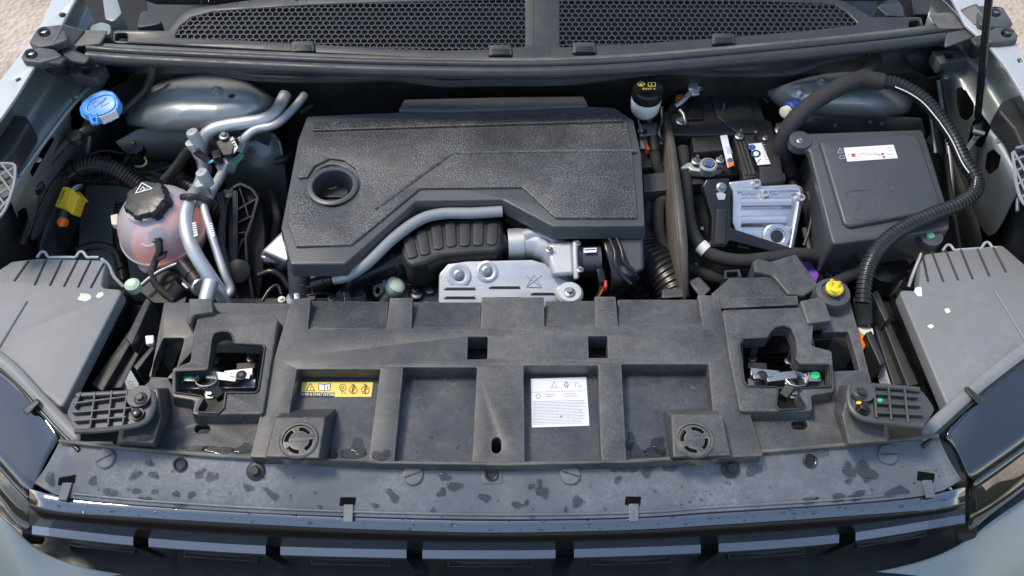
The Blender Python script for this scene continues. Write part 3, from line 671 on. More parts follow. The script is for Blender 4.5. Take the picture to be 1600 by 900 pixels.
def buzzer(top, bot, c):
    o = hexa('screw_boss', [(*p, .034) for p in top], [(*p, -.004) for p in bot], 'panel_plastic', fp, bev=.0016)
    lathe('ring', (*c, .0342), [(.0235, -.001), (.0235, .0008), (.0215, .0024), (.0195, .0024), (.019, .0002)], 'panel_plastic', o, cap=False)
    pn = HP(.036); q = pn.loc(P(*c, .036)); loops = [[q + Vector((math.cos(R(10 * k)), math.sin(R(10 * k)))) * .0188 for k in range(36)]]
    for k in range(4):
        a0 = R(45 + 90 * k - 30 + 22); a1 = R(45 + 90 * k + 30 + 22); pts = []
        for j in range(7): t = a0 + (a1 - a0) * j / 6; pts.append(q + Vector((math.cos(t), math.sin(t))) * .0168)
        for j in range(7): t = a1 + (a0 - a1) * j / 6; pts.append(q + Vector((math.cos(t), math.sin(t))) * .0122)
        loops.append(pts)
    v, f = prism(loops, pn, .0016, .0003, 0); mesh_obj('slotted_disc', v, f, 'panel_plastic', o)
    plate('disc_base', circ(c[0], c[1] + .4, 21, 21, 24), .0346, .0006, 'void', o, rnd=0, bev=0)
buzzer([(430, 652), (508, 651), (498, 716), (414, 714)], [(446, 640), (526, 638), (512, 720), (416, 716)], (467, 688))
buzzer([(1049, 648), (1128, 647), (1142, 712), (1052, 714)], [(1036, 640), (1116, 637), (1142, 716), (1046, 720)], (1085, 687))
hexa('bracket_block', [(203, 622), (246, 610), (262, 648), (244, 700), (184, 698)] and [(205, 612, .04), (247, 606, .04), (252, 652, .04), (240, 694, .03), (188, 690, .03)], [(200, 612, -.02), (272, 606, -.02), (278, 640, -.02), (252, 706, -.03), (180, 702, -.03)], 'panel_plastic', fp, bev=.002)
hexa('bracket_block', [(1330, 600, .04), (1375, 606, .04), (1386, 690, .03), (1326, 694, .03), (1316, 648, .04)], [(1304, 602, -.02), (1380, 606, -.02), (1392, 696, -.03), (1318, 706, -.03), (1296, 640, -.02)], 'panel_plastic', fp, bev=.002)
# moulded lettering scrolls etc. on the rear recess
# stickers
c1 = fl[0][0]; c3 = fl[2][0]
ys = tag(flat('warning_sticker', [(472, 597), (583, 597), (580, 620), (524, 620), (523, 620), (470, 619)], c1, 'label_yellow', None, lift=.0006), 'yellow stop and start system warning sticker in the left pocket', 'sticker')
flat('black_strip', [(471, 612.5), (523.5, 613.5), (522, 620.3), (469.6, 619.5)], c1, 'black_print', ys, lift=.0009)
text('lettering', 'STOP & START SYSTEM', (496.5, 616.5), c1, 4.6, 'white_label', ys, lift=.0013, sx=.82, bold=.02, rot=R(-1))
line('triangle', [(485, 599.5), (478.5, 611), (492, 611)], c1, 1.0, 'black_print', ys, lift=.001, close=True)
text('exclamation', '!', (485.3, 606.6), c1, 6, 'black_print', ys, lift=.001)
flat('manual', [(498.5, 600), (507, 601.5), (516.5, 600), (516, 610), (507, 611.5), (498, 610)], c1, 'white_label', ys, lift=.0009)
line('manual_outline', [(498.5, 600), (507, 601.5), (516.5, 600), (516, 610), (507, 611.5), (498, 610)], c1, .8, 'black_print', ys, lift=.0012, close=True)
line('manual_fold', [(507, 601.5), (507, 611.5)], c1, .8, 'black_print', ys, lift=.0012)
text('information', 'i', (511.8, 605.5), c1, 7, 'blue', ys, lift=.0012, bold=.03)
line('fan', [(535, 616), (531, 605)] + circ(535.8, 606, 5.2, 5.2, 12, math.pi) + [(541, 616)], c1, .8, 'black_print', ys, lift=.001)
line('fan_hub', circ(535.8, 606, 1.8, 1.8, 8), c1, .8, 'black_print', ys, lift=.001, close=True)
for x in (552, 571):
    line('prohibition_ring', circ(x, 610, 6, 6, 16), c1, 1.1, 'red_print', ys, lift=.0012, close=True); line('prohibition_bar', [(x - 4, 613.5), (x + 4, 606.5)], c1, 1.1, 'red_print', ys, lift=.0012)
    line('hand', [(x, 616), (x - 1, 609), (x + 2, 603), (x - 2, 601)], c1, 1.4, 'black_print', ys, lift=.0015)
ws = tag(flat('refrigerant_sticker', [(829.5, 592), (916, 589), (921, 665), (831, 668)], c3, 'white_label', None, lift=.0006), 'white refrigerant information sticker with fine print in the central pocket', 'sticker')
line('triangle', [(866, 597), (861, 606.5), (871.5, 606)], c3, .8, 'grey_print', ws, close=True, lift=.001)
line('flame', [(884, 606), (881.5, 602), (885, 596.5), (888, 602), (886, 606), (885, 602)], c3, .8, 'black_print', ws, lift=.001)
line('person_reading', [(899, 606), (899, 598), (903, 600), (906, 606), (908, 602)], c3, .8, 'grey_print', ws, lift=.001)
line('snowflake', circ(841, 619.5, 3.6, 3.6, 6), c3, 1.2, 'grey_print', ws, close=True, lift=.001)
for x, w_, y in ((859, 14, 617), (858, 10, 620), (890, 17, 616), (892, 21, 619.5)): line('print_line', [(x - w_ / 2, y), (x + w_ / 2, y - .3)], c3, 1.1, 'grey_print', ws, lift=.001)
line('rule', [(830.5, 613.5), (917, 611)], c3, .5, 'grey_print', ws, lift=.001)
for k in range(16):
    y = 628 + k * 2.35; e = 916 - (random.random() * 9 if k % 3 else 2); x0 = 832.5
    x = x0
    while x < e - 3:
        w_ = min(2 + random.random() * 7, e - x); line('print_line', [(x, y - (x - 832) * .025), (x + w_, y - (x + w_ - 832) * .025)], c3, .85, 'grey_print', ws, lift=.001); x += w_ + 1.2
        if k > 20: break
# ================================================================== FRONT STRIP AND GRILLE
YB = smooth_tab([(60, 683), (93, 690), (200, 701), (390, 716), (640, 724), (800, 725), (1000, 721), (1280, 699), (1465, 682), (1530, 672)])
YF = smooth_tab([(30, 746), (54, 754), (105, 777), (280, 793), (480, 804), (760, 811), (980, 808), (1120, 799), (1300, 788), (1450, 773), (1501, 750), (1540, 738)])
def zs(x, y):
    s = max(0, min(1.2, (y - interp(YB, x)) / (interp(YF, x) - interp(YB, x)))); return -.002 - .017 * s - .006 * s * s
class Strip(Plane):
    pass
def sp(x, y):
    z = zs(x, y); return Plane((x, y, z), (x + 12, y, zs(x + 12, y)), (x, y + 12, zs(x, y + 12)))
stp = thing('front_trim_strip', 'wet grey plastic trim strip with screws above the gloss black grille', 'trim strip', P(790, 760, -.06))
cols = [93 + (1466 - 93) * i / 48 for i in range(49)]
def edge_x(x, s):   # the strip widens towards its front edge
    t = (x - 93) / (1466 - 93); return (93 + (54 - 93) * s) + ((1466 + 36 * s) - (93 - 39 * s)) * t
rows = []
for s in (0, .03, .2, .45, .7, .85, .93, .97, 1.0):
    r_ = []
    for x in cols:
        X = edge_x(x, s); y = interp(YB, X) * (1 - s) + interp(YF, X) * s; r_.append((X, y, zs(X, y) - (.012 if s == 0 else 0)))
    rows.append(r_)
rows.append([(a, b + 2, c - .008) for a, b, c in rows[-1]])
loft('strip_skin', rows, 'strip_plastic', stp, sub=0, thick=.003, ang=30)
yl = [(x, interp(YB, x)) for x in cols]
tube('rear_bead', [(x, y - 1, .003) for x, y in yl[::3]], 3.2, 'dusty_plastic', stp)
tube('front_bead', [(edge_x(x, 1), interp(YF, edge_x(x, 1)) - 7, zs(edge_x(x, 1), interp(YF, edge_x(x, 1)) - 7) + .0005) for x in cols[2:-2:3]], 2.2, 'strip_plastic', stp)
for x, y, a in ((165, 716, .5), (645, 742, .35), (891, 741, -.3), (1387, 710, .02)):
    q = sp(x, y); o = lathe('slotted_screw', q.at(x, y), [(.0125, -.001), (.0125, .0022), (.0112, .0036), (0, .0042)], 'strip_plastic', stp, axis=q.n)
    line('slot', [(x - 12, y + 12 * a), (x + 12, y - 12 * a)], q, 2.2, 'black_plastic', o, lift=.0046)
for x, y in ((282, 726), (768, 741), (1265, 720)):
    q = sp(x, y); o = lathe('rubber_plug', q.at(x, y), [(.0085, -.001), (.0085, .0025), (.007, .0035), (.0058, .003), (.005, .0015), (0, .0012)], 'smooth_black', stp, axis=q.n)
q = sp(768, 741); plate('plug_plate', [(752, 728), (785, 728), (785, 756), (752, 756)], q, .001, 'strip_plastic', stp, lift=.0008, rnd=.003, bev=.0004)
for x, y in ((400, 736), (1141, 732)): q = sp(x, y); bolt(q.at(x, y), 15, 'black_plastic', stp, axis=q.n, name='flange_bolt', hexr=.55)
for x, y, w_, a in ((105, 748, 13, -.35), (544, 782, 12, 0), (990, 781, 12, .02), (1448, 744, 13, .3)):
    q = sp(x, y); o = plate('clip_slot', [(x - w_, y - 5 - a * 10), (x + w_, y - 5 + a * 4), (x + w_ - 2, y + 8 + a * 4), (x - w_ - 2, y + 8 - a * 6)], q, .001, 'void', stp, lift=.0009, rnd=.001, bev=0)
    dx = -a * 22
    hexa('clip_tongue', [Vector(q.at(x - 7, y + 6, .002)), Vector(q.at(x + 8, y + 6, .002)), P(x + 7 - dx, y + 34, -.022), P(x - 8 - dx, y + 34, -.022)], [Vector(q.at(x - 7, y + 6, -.002)), Vector(q.at(x + 8, y + 6, -.002)), P(x + 7 - dx, y + 34, -.03), P(x - 8 - dx, y + 34, -.03)], 'strip_plastic', o, bev=.0008)
# grille
gr = thing('front_grille', 'gloss black front grille with a row of rectangular blocks below the trim strip', 'grille', P(780, 880, -.3))
GT = smooth_tab([(46, 778), (100, 790), (280, 803), (480, 814), (640, 820), (780, 823), (980, 819), (1120, 811), (1300, 799), (1450, 787), (1506, 776)])
BT = smooth_tab([(46, 820), (208, 838), (415, 852), (635, 858), (770, 859), (868, 858), (1095, 850), (1311, 834), (1508, 803)])
gx = [46 + (1508 - 46) * i / 60 for i in range(61)]
rows = [[(x, interp(GT, x) - 14, -.0275) for x in gx], [(x, interp(GT, x), -.0335) for x in gx], [(x, interp(GT, x) + 9 , -.0375) for x in gx], [(x, interp(GT, x) + 10.5, -.040) for x in gx]]
def dropz(y0, x, z0, y1):     # height reached when a near vertical face starting at (x,y0,z0) is followed down to photo row y1
    a = P(x, y0, z0); r = ray(x, y1); t = (a.y + .006 - CAM.y) / r.y; return (CAM + r * t).z
rows.append([(x, interp(BT, x) + 1, dropz(interp(GT, x) + 11, x, -.040, interp(BT, x) + 1)) for x in gx])
loft('upper_bar', rows[:4], 'gloss_black', gr, sub=0, thick=.004, ang=9); loft('bar_face', rows[3:], 'satin_black', gr, sub=0, thick=.004, ang=9)
ZB = [rows[-1][0][2], rows[-1][30][2], rows[-1][60][2]]
rows2 = [[P(x, interp(BT, x) - 3, rows[-1][i][2] + .004) + Vector((0, .004, 0)) for i, x in enumerate(gx)], [P(x, interp(BT, x) - 3, rows[-1][i][2] + .004) + Vector((0, .05, -.22)) for i, x in enumerate(gx)]]
loft('grille_back', rows2, 'satin_black', gr, sub=0, thick=.004, ang=25)
def zb(x): return interp([(gx[i], rows[-1][i][2]) for i in range(61)], x)
for x0, x1 in ((50, 208), (232, 415), (438, 635), (660, 868), (897, 1095), (1123, 1311), (1337, 1508)):
    n = 7; xs = [x0 + (x1 - x0) * i / (n - 1) for i in range(n)]
    A = [P(x, interp(BT, x) - 2, zb(x) - .004) for x in xs]; B = [P(x, interp(BT, x) + 14, zb(x) - .0085) for x in xs]
    back = [a + Vector((0, .06, 0)) for a in A]
    V = []; 
    rws = [back, A, B, [b + Vector((0, .0005, -.0035)) + Vector((0, -.001, 0)) for b in B], [b + Vector((0, .03, -.16)) for b in B]]
    rws = [[r_[0] + Vector((.004, .05, 0))] + r_ + [r_[-1] + Vector((-.004, .05, 0))] for r_ in rws]
    bo = loft('grille_block', rws, 'gloss_black', gr, sub=0, thick=.003, ang=9)
    b0 = B[1] + Vector((0, .009, -.06)); b1 = B[-2] + Vector((0, .009, -.06))
    d = Vector((0, .0025, -.014))
    hexa('trim_bar', [b0, b1, b1 + d, b0 + d], [p + Vector((0, .006, 0)) for p in (b0, b1, b1 + d, b0 + d)], 'smooth_black', bo, bev=.001)

# ================================================================== HEADLAMPS
def lamp(label, top, edge_top, side_bot, ribs, lens, lens2, seam, strap, dots, crease):
    t = thing('headlamp', label, 'headlight', P(*edge_top[-1], -.2), 'headlights either side of the radiator cover')
    LP = Plane((*top[0][0], top[0][1]), (*top[1][0], top[1][1]), (*top[2][0], top[2][1]))
    hs = plate('housing', top[3], LP, .02, 'lamp_plastic', t, rnd=.008, bev=.003)
    n = len(edge_top)
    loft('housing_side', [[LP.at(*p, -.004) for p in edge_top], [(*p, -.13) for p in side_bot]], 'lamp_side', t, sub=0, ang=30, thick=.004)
    for r_ in ribs:
        a, b = r_; q = LP.at(*a, .0); w = LP.at(*b, .0)
        v, f = sweep(cat([q, w], .004), .0016, 8); mesh_obj('rib', v, f, 'black_plastic', hs)
    a, b = crease; v, f = sweep(cat([LP.at(*a, .0005), LP.at(*b, .0005)], .01), .0018, 8); mesh_obj('crease', v, f, 'lamp_plastic', hs)
    ln = loft('lens', lens, 'lamp_lens', t, sub=2, thick=.004)
    l2 = loft('lens_band', lens2, 'lamp_lens', t, sub=2, thick=.004)
    s_ = [P(*p) for p in seam]
    loft('seam_flange', [[p + Vector((0, .012, .0)) for p in s_], [p + Vector((0, .0, .003)) for p in s_], [p + Vector((0, -.009, -.002)) for p in s_]], 'lamp_plastic', t, sub=2, thick=.004); tube('lens_edge', [p + Vector((0, -.010, -.004)) for p in s_], 3, 'smooth_black', t, r=.003)
    hexa('strap', [(*p, .012) for p in strap], [(*p, -.006) for p in strap], 'black_plastic', t, bev=.002)
    return t, LP, hs
tl, LPL, hs = lamp('dusty grey headlamp housing at left with two green paint dabs',
     [((20, 410), -.005), ((165, 405), -.005), ((60, 600), .0), [(-30, 440), (18, 408), (60, 403), (166, 406), (158, 449), (192, 452), (96, 640), (76, 622), (30, 592), (-30, 548)]],
     [(193, 452), (170, 500), (140, 556), (97, 638)], [(212, 470), (196, 520), (166, 584), (116, 650)], [((45, 408), (22, 440)), ((72, 407), (54, 446)), ((97, 407), (78, 447)), ((121, 407), (100, 448)), ((142, 408), (122, 449)), ((162, 412), (142, 450))],
     [[(-40, 548, -.0), (0, 572, -.0), (40, 612, -.002), (70, 650, -.006), (98, 688, -.01)], [(-40, 600, -.012), (-5, 620, -.012), (30, 650, -.014), (52, 672, -.018), (78, 700, -.02)], [(-40, 690, -.03), (-10, 715, -.032), (12, 742, -.036), (36, 768, -.04), (52, 776, -.044)]],
     [[(-40, 695, -.032), (-5, 722, -.036), (15, 746, -.04), (38, 772, -.044), (50, 780, -.046)], [(-40, 722, -.10), (-8, 752, -.10), (12, 776, -.11), (30, 800, -.12), (46, 808, -.12)], [(-40, 735, -.09), (-10, 762, -.1), (6, 782, -.105), (26, 806, -.11), (46, 815, -.12)], [(-40, 760, -.16), (-10, 790, -.16), (6, 808, -.165), (26, 826, -.17), (48, 835, -.18)]],
     [(-20, 548, .006), (20, 578, .006), (50, 612, .006), (90, 655, .002), (125, 690, .0)], [(34, 640), (58, 622), (64, 628), (42, 650)], None, ((-5, 548), (42, 470)))
for pts in ([(120, 468), (126, 460), (124, 458), (136, 459), (142, 461), (142, 467), (134, 471)], [(149, 464), (153, 458), (161, 456), (162, 461), (155, 466)]): flat('paint_dab', pts, LPL, 'mint', hs, rnd=.002)
tr_, LPR, hs = lamp('dusty grey headlamp housing at right with white and cream paint dabs',
     [((1440, 405), -.005), ((1570, 395), -.005), ((1540, 600), .0), [(1436, 440), (1438, 412), (1446, 396), (1566, 382), (1610, 420), (1660, 500), (1660, 520), (1590, 548), (1500, 625), (1482, 638), (1404, 452), (1434, 454)]],
     [(1403, 452), (1424, 500), (1450, 556), (1482, 638)], [(1384, 470), (1406, 520), (1430, 584), (1462, 640)], [((1441, 396), (1450, 440)), ((1456, 394), (1474, 440)), ((1478, 392), (1497, 438)), ((1501, 390), (1520, 437)), ((1527, 389), (1546, 432)), ((1552, 387), (1572, 426))],
     [[(1470, 688, -.01), (1500, 650, -.006), (1530, 618, -.002), (1580, 572, -.0), (1640, 520, -.0)], [(1495, 690, -.02), (1522, 668, -.018), (1548, 645, -.014), (1590, 615, -.012), (1650, 580, -.012)], [(1513, 758, -.044), (1535, 742, -.04), (1562, 722, -.036), (1600, 696, -.032), (1660, 650, -.03)]],
     [[(1514, 760, -.046), (1537, 744, -.044), (1564, 724, -.04), (1602, 698, -.036), (1660, 655, -.032)], [(1515, 803, -.13), (1540, 790, -.125), (1566, 774, -.115), (1602, 742, -.11), (1660, 695, -.10)], [(1515, 812, -.12), (1542, 800, -.115), (1570, 780, -.105), (1602, 760, -.1), (1660, 705, -.09)], [(1512, 838, -.18), (1545, 814, -.17), (1575, 792, -.165), (1602, 772, -.16), (1660, 722, -.16)]],
     [(1440, 684, .0), (1475, 652, .002), (1520, 612, .006), (1565, 575, .006), (1640, 520, .006)], [(1505, 606), (1513, 604), (1538, 625), (1530, 634)], None, ((1555, 455), (1604, 535)))
for pts, m_ in (([(1428, 455), (1431, 449), (1440, 448), (1441, 463), (1434, 463)], 'white_label'), ([(1475, 483), (1482, 481), (1486, 487), (1479, 490)], 'cream'), ([(1448, 509), (1456, 506), (1460, 510), (1454, 514)], 'cream')): flat('paint_dab', pts, LPR, m_, hs, rnd=.002)
# white edge clips behind the housings
for base, xs_, g_ in ((LPL, (60, 125), 'left'), (LPR, (1475, 1540), 'right')):
    o = thing('housing_edge_clip', 'thin pale seal edge along the back of the %s headlamp housing' % g_, 'seal', base.at(xs_[0], 400) - Vector((0, 0, .03)), 'headlamp housing seals')
    y0 = 402 if g_ == 'left' else 392
    pts = [(xs_[0] - 2 + i * 6, y0 - (8 if i in (1, 2, 11, 12) else 0) + (.0 if g_ == 'left' else -i * .4), -.006) for i in range(17 if g_ == 'left' else 15)]
    tube('seal_lip', pts, 2.2, 'grey_cap', o)
    if g_ == 'left': tube('seal_lip', [(158, 404, -.006), (170, 415, -.012), (178, 432, -.02), (193, 448, -.03)], 2.6, 'grey_cap', o)
    else: tube('seal_lip', [(1440, 396, -.006), (1434, 410, -.012), (1426, 430, -.02), (1420, 448, -.03)], 2.6, 'grey_cap', o)
# lamp carriers: dark stepped fins between housing and radiator cover
for g_, fins in (('left', [[(228, 464), (236, 470), (206, 540), (196, 528)], [(206, 510), (216, 516), (160, 612), (142, 600)], [(220, 520), (233, 522), (190, 606), (172, 606)], [(236, 540), (243, 542), (214, 580), (208, 572)]]),
                 ('right', [[(1362, 458), (1372, 452), (1390, 496), (1384, 504)], [(1378, 500), (1388, 496), (1436, 600), (1418, 604)], [(1366, 510), (1382, 508), (1416, 600), (1396, 602)], [(1352, 520), (1362, 516), (1384, 566), (1376, 572)]])):
    o = thing('lamp_carrier', 'dark stepped plastic carrier beside the %s headlamp housing' % g_, 'bracket', P(*fins[1][0], -.2), 'headlamp carriers')
    for i, f_ in enumerate(fins): plate('fin', f_, -.02 - .012 * (i % 3), .1, 'black_plastic', o, rnd=.002, bev=.0015)
    b_ = [(185, 470), (240, 480), (225, 600), (110, 650)] if g_ == 'left' else [(1350, 470), (1412, 470), (1480, 650), (1380, 610)]
    plate('carrier_base', b_, -.11, .02, 'under_dark', o)
for pts, lab in (([(204, 578), (217, 600), (213, 611), (187, 613)], 'small white part label beside the left ribbed bracket'), ([(1381, 568), (1393, 605), (1376, 603), (1371, 588)], 'small white part label beside the right ribbed bracket')):
    q = Plane((*pts[0], -.03), (*pts[1], -.045), (*pts[3 if pts[0][0] < 800 else 2], -.06)); o = tag(flat('part_label', pts, q, 'white_label', None, lift=.001), lab, 'label', 'part labels by the headlamps')
    cx = sum(p[0] for p in pts) / 4; cy = sum(p[1] for p in pts) / 4
    for k in range(4): line('print_line', [(cx - 6 + k, cy - 6 + k * 4), (cx + 5 + k, cy - 5 + k * 4)], q, .9, 'grey_print', o, lift=.0016)
# ribbed brackets
def ribbed(label, out, ribs, b1, b2, flange, tri):
    t = thing('ribbed_bracket', label, 'bracket', P(*b1, .0), 'ribbed headlamp brackets')
    q = Plane(*tri)
    plate('plate', out, q, .006, 'bracket_plastic', t, rnd=.012, bev=.001)
    for a, b in ribs:
        A, B = q.at(*a), q.at(*b); d = (B - A).normalized(); n = q.n.cross(d) * .0011
        hexa('rib', [A - n, A + n, B + n, B - n], [p + q.n * .007 for p in (A - n, A + n, B + n, B - n)], 'bracket_plastic', t, bev=.0006)
    pts = [q.at(*p, .003) for p in flange]; v, f = sweep(cat(pts, .004), .0034, 8); mesh_obj('edge_flange', v, f, 'bracket_plastic', t)
    lathe('bolt_collar', q.at(*b1), [(.014, 0), (.014, .007), (.011, .007)], 'bracket_plastic', t, axis=q.n); bolt(q.at(*b1, .007), 10.5, 'black_plastic', t, axis=q.n, hexr=.62)
    lathe('locating_peg', q.at(*b2), [(.008, 0), (.008, .004), (.0055, .004), (.0055, .009), (.003, .01)], 'smooth_black', t, axis=q.n, seg=16)
    return t, q
ribbed('grey ribbed bracket bolted at the left end of the radiator cover', [(116, 616), (231, 611), (241, 618), (240, 642), (223, 662), (118, 675), (104, 645)],
       [((118, 634), (212, 622)), ((116, 648), (206, 641)), ((119, 661), (200, 655)), ((152, 616), (144, 672)), ((178, 614), (172, 669)), ((202, 613), (195, 666)), ((130, 616), (120, 640))],
       (220, 623), (216, 649), [(118, 674), (170, 671), (223, 661), (239, 640), (240, 620), (230, 612), (180, 615), (120, 618)], ((116, 616, .05), (231, 611, .054), (118, 675, .05)))
rb, rq = ribbed('grey ribbed bracket bolted at the right end of the radiator cover', [(1327, 607), (1334, 601), (1440, 608), (1462, 640), (1442, 667), (1345, 654), (1328, 636)],
       [((1360, 618), (1432, 624)), ((1366, 633), (1436, 637)), ((1368, 648), (1440, 652)), ((1362, 602), (1367, 656)), ((1385, 604), (1390, 660)), ((1410, 606), (1416, 664))],
       (1345, 615), (1347, 640), [(1442, 666), (1390, 661), (1346, 653), (1328, 634), (1327, 608), (1336, 602), (1390, 605), (1436, 609)], ((1334, 601, .054), (1440, 608, .05), (1345, 654, .054)))
flat('paint_dab', circ(1375, 625, 4.5, 3, 10), rq, 'green_dot', rb); flat('paint_dab', circ(1342, 629, 4.5, 2.6, 10), rq, 'yellow', rb, lift=.006)
# bumper skin
bump = thing('front_bumper', 'silver grey painted bumper curving under the headlamps and grille', 'bumper', P(780, 900, -.4))
loft('left_corner', [[(-60, 775, -.15), (0, 806, -.15), (28, 830, -.17), (54, 858, -.2), (120, 890, -.23), (260, 905, -.25)], [(-60, 800, -.165), (0, 838, -.175), (28, 862, -.19), (60, 885, -.215), (130, 905, -.24), (260, 918, -.26)], [(-60, 890, -.24), (0, 925, -.25), (40, 950, -.26), (90, 958, -.27), (160, 965, -.28), (260, 965, -.28)], [(-60, 1100, -.5), (0, 1120, -.5), (40, 1140, -.5), (90, 1150, -.5), (160, 1160, -.5), (260, 1160, -.5)]], 'paint', bump)
loft('right_corner', [[(1300, 905, -.25), (1440, 882, -.23), (1505, 850, -.2), (1535, 826, -.17), (1570, 800, -.15), (1660, 740, -.15)], [(1300, 918, -.26), (1440, 898, -.24), (1512, 872, -.215), (1545, 852, -.19), (1585, 828, -.175), (1660, 775, -.165)], [(1300, 965, -.28), (1440, 965, -.28), (1530, 955, -.27), (1580, 945, -.26), (1620, 930, -.25), (1680, 890, -.24)], [(1300, 1160, -.5), (1440, 1160, -.5), (1530, 1150, -.5), (1580, 1140, -.5), (1620, 1120, -.5), (1680, 1100, -.5)]], 'paint', bump)
for g_, a in (('left', [(98, 688, -.02), (78, 702, -.03), (54, 760, -.05), (50, 810, -.14), (52, 850, -.2)]), ('right', [(1478, 686, -.02), (1496, 702, -.03), (1512, 760, -.05), (1514, 810, -.14), (1512, 850, -.2)])):
    rws = [[Vector(P(*p)) + Vector((d, 0, h)) for p in a] for d, h in ((-.016, -.004), (-.012, 0), (.008, 0), (.014, -.006))]
    tag(loft('gap_trim', rws, 'smooth_black', sub=1), 'black vertical trim closing the gap between the grille and the %s headlamp' % g_, 'trim', 'grille end trims')
# latches
def latch(label, sgn, X):
    t = thing('hood_latch', label, 'latch', P(X(345), 600, -.06), 'hood latches')
    p = lambda x, y, z: (X(x), y, z)
    def bar(nm, a, b, w, m_, zt=0): 
        A, B = P(*p(*a)), P(*p(*b)); d = (B - A).normalized(); s = d.cross(Vector((0, 0, 1))).normalized() * w; u = Vector((0, 0, .003 + zt))
        return hexa(nm, [A - s - u, A + s - u, B + s - u, B - s - u], [A - s + u, A + s + u, B + s + u, B - s + u], m_, t, bev=.001)
    bar('base_plate', (280, 603, -.012), (400, 600, -.012), .007, 'zinc'); bar('cross_bar', (350, 587, -.004), (396, 582, -.004), .006, 'steel'); bar('lever', (325, 588, .0), (372, 594, .0), .006, 'steel', .003)
    bar('release_arm', (330, 600, .0), (346, 622, -.01), .006, 'black_plastic', .003); bar('hook', (362, 586, .004), (392, 590, .004), .004, 'steel'); bar('side_plate', (300, 596, -.02), (330, 606, -.02), .01, 'black_plastic', .01)
    bar('mounting_strip', (370, 574, -.02), (400, 572, -.02), .005, 'black_plastic')
    for x, y in ((336, 566), (393, 562)): lathe('stud', p(x, y, -.03), [(.006, 0), (.006, .003), (.0035, .0035), (.0035, .036), (.0028, .038)], 'steel', t, axis=(0, .15, 1), seg=12)
    sp_ = [P(*p(327, 600, -.008)) + Vector((math.cos(k * .6) * .014, math.sin(k * .6) * .011, .002 + k * .0003)) for k in range(44)]
    v, f = sweep(sp_, .0012, 6); mesh_obj('spring', v, f, 'steel', t)
    lathe('pivot_bolt', p(378, 588, .004), [(.007, 0), (.007, .003), (.004, .004), (.003, .005)], 'black_plastic', t, seg=16)
    lathe('pivot_bolt', p(330, 617, -.012), [(.008, 0), (.008, .004), (.005, .005), (.005, .009)], 'steel', t, seg=6)
    b_ = [p(286, 580, .0)[:2], p(307, 580, .0)[:2], p(305, 596, .0)[:2], p(284, 596, .0)[:2]]
    o = plate('striker_pad', b_, .004, .02, 'zinc', t, rnd=.002); flat('paint_dot', circ(*p(294, 586, 0)[:2], 7, 6, 16), .004, 'green_dot', o)
    bar('lock_case', (310, 540, -.09), (400, 540, -.09), .02, 'under_dark', .01)
    return t
latch('steel hood latch with green dot in the left opening of the radiator cover', 1, lambda x: x)
latch('steel hood latch with green dot in the right opening of the radiator cover', -1, lambda x: 1568 - x)
hexa('lower_crossmember', [(150, 500, -.11), (1420, 500, -.11), (1460, 690, -.11), (110, 690, -.11)], [(240, 520, -.3), (1350, 520, -.3), (1380, 690, -.3), (200, 690, -.3)], 'under_dark', body)
# ================================================================== ENGINE
eng = thing('engine', 'dark metal engine block under the plastic cover', 'engine', P(720, 330, -.4))
hexa('block', [(470, 230, -.06), (980, 220, -.06), (985, 400, -.09), (470, 440, -.09)], [(470, 230, -.4), (980, 220, -.4), (985, 400, -.4), (470, 440, -.4)], 'under_dark', eng, bev=.004)
hexa('front_casting', [(600, 420, -.075), (700, 412, -.075), (700, 480, -.085), (590, 480, -.085)], [(600, 420, -.2), (700, 412, -.2), (700, 480, -.2), (590, 480, -.2)], 'steel', eng, bev=.006)
for x, y, r_ in ((650, 458, 12), (672, 452, 9), (640, 440, 8)): bolt((x, y, -.075), r_, 'steel', eng)
bolt((680, 432, -.06), 8, 'steel', eng); bolt((506, 421, -.04), 8, 'zinc', eng); bolt((528, 419, -.04), 8, 'zinc', eng)
hexa('side_casting', [(410, 392, -.03), (442, 360, -.03), (452, 400, -.03), (450, 412, -.04)], [(405, 400, -.09), (442, 370, -.09), (455, 420, -.09), (440, 425, -.09)], 'shield_alu', eng, bev=.004)
hexa('support_arm', [(405, 398, -.06), (455, 404, -.06), (455, 418, -.07), (410, 412, -.07)], [(405, 398, -.12), (455, 404, -.12), (455, 418, -.12), (410, 412, -.12)], 'steel', eng, bev=.004)
ec = thing('engine_cover', 'large dusty black plastic engine cover with round oil filler opening', 'engine cover', P(720, 300, -.04))
CO = [(480, 181), (700, 172), (920, 166), (960, 168), (990, 188), (1002, 240), (1008, 353), (864, 354), (785, 312), (650, 314), (539, 412), (454, 413), (439, 356), (452, 290), (466, 218)]
OH = circ(520, 290, 33, 33, 30)
plate('cover_shell', CO, .03, .024, 'box_plastic', ec, holes=[OH], hr=0, rnd=.005, bev=.0022, taper=.003)
IN = [(484, 208), (700, 200), (980, 192), (988, 240), (996, 340), (868, 340), (816, 292), (656, 294), (549, 382), (462, 385), (449, 348), (452, 302), (460, 298), (480, 298), (490, 318), (505, 330), (522, 334), (545, 326), (560, 308), (564, 288), (556, 264), (538, 250), (515, 247), (492, 258), (480, 276), (466, 278), (464, 274), (472, 226)]
ip = plate('textured_panel', IN, .034, .006, 'cover_plastic', ec, rnd=.003, bev=.0016)
bp_ = Plane((484, 205, .033), (975, 190, .033), (700, 176, .025))
plate('rear_slope', [(487, 203), (700, 196), (974, 188), (962, 173), (920, 170), (700, 176), (490, 185)], bp_, .006, 'cover_plastic', ec, lift=.0015, rnd=.003, bev=.001)
CR = [(586, 327), (640, 288), (700, 244), (708, 239.5), (860, 236.5), (994, 236)]
v, f = sweep([P(*p, .0335) for p in CR], .003, 8); mesh_obj('crease', v, f, 'cover_plastic', ec)
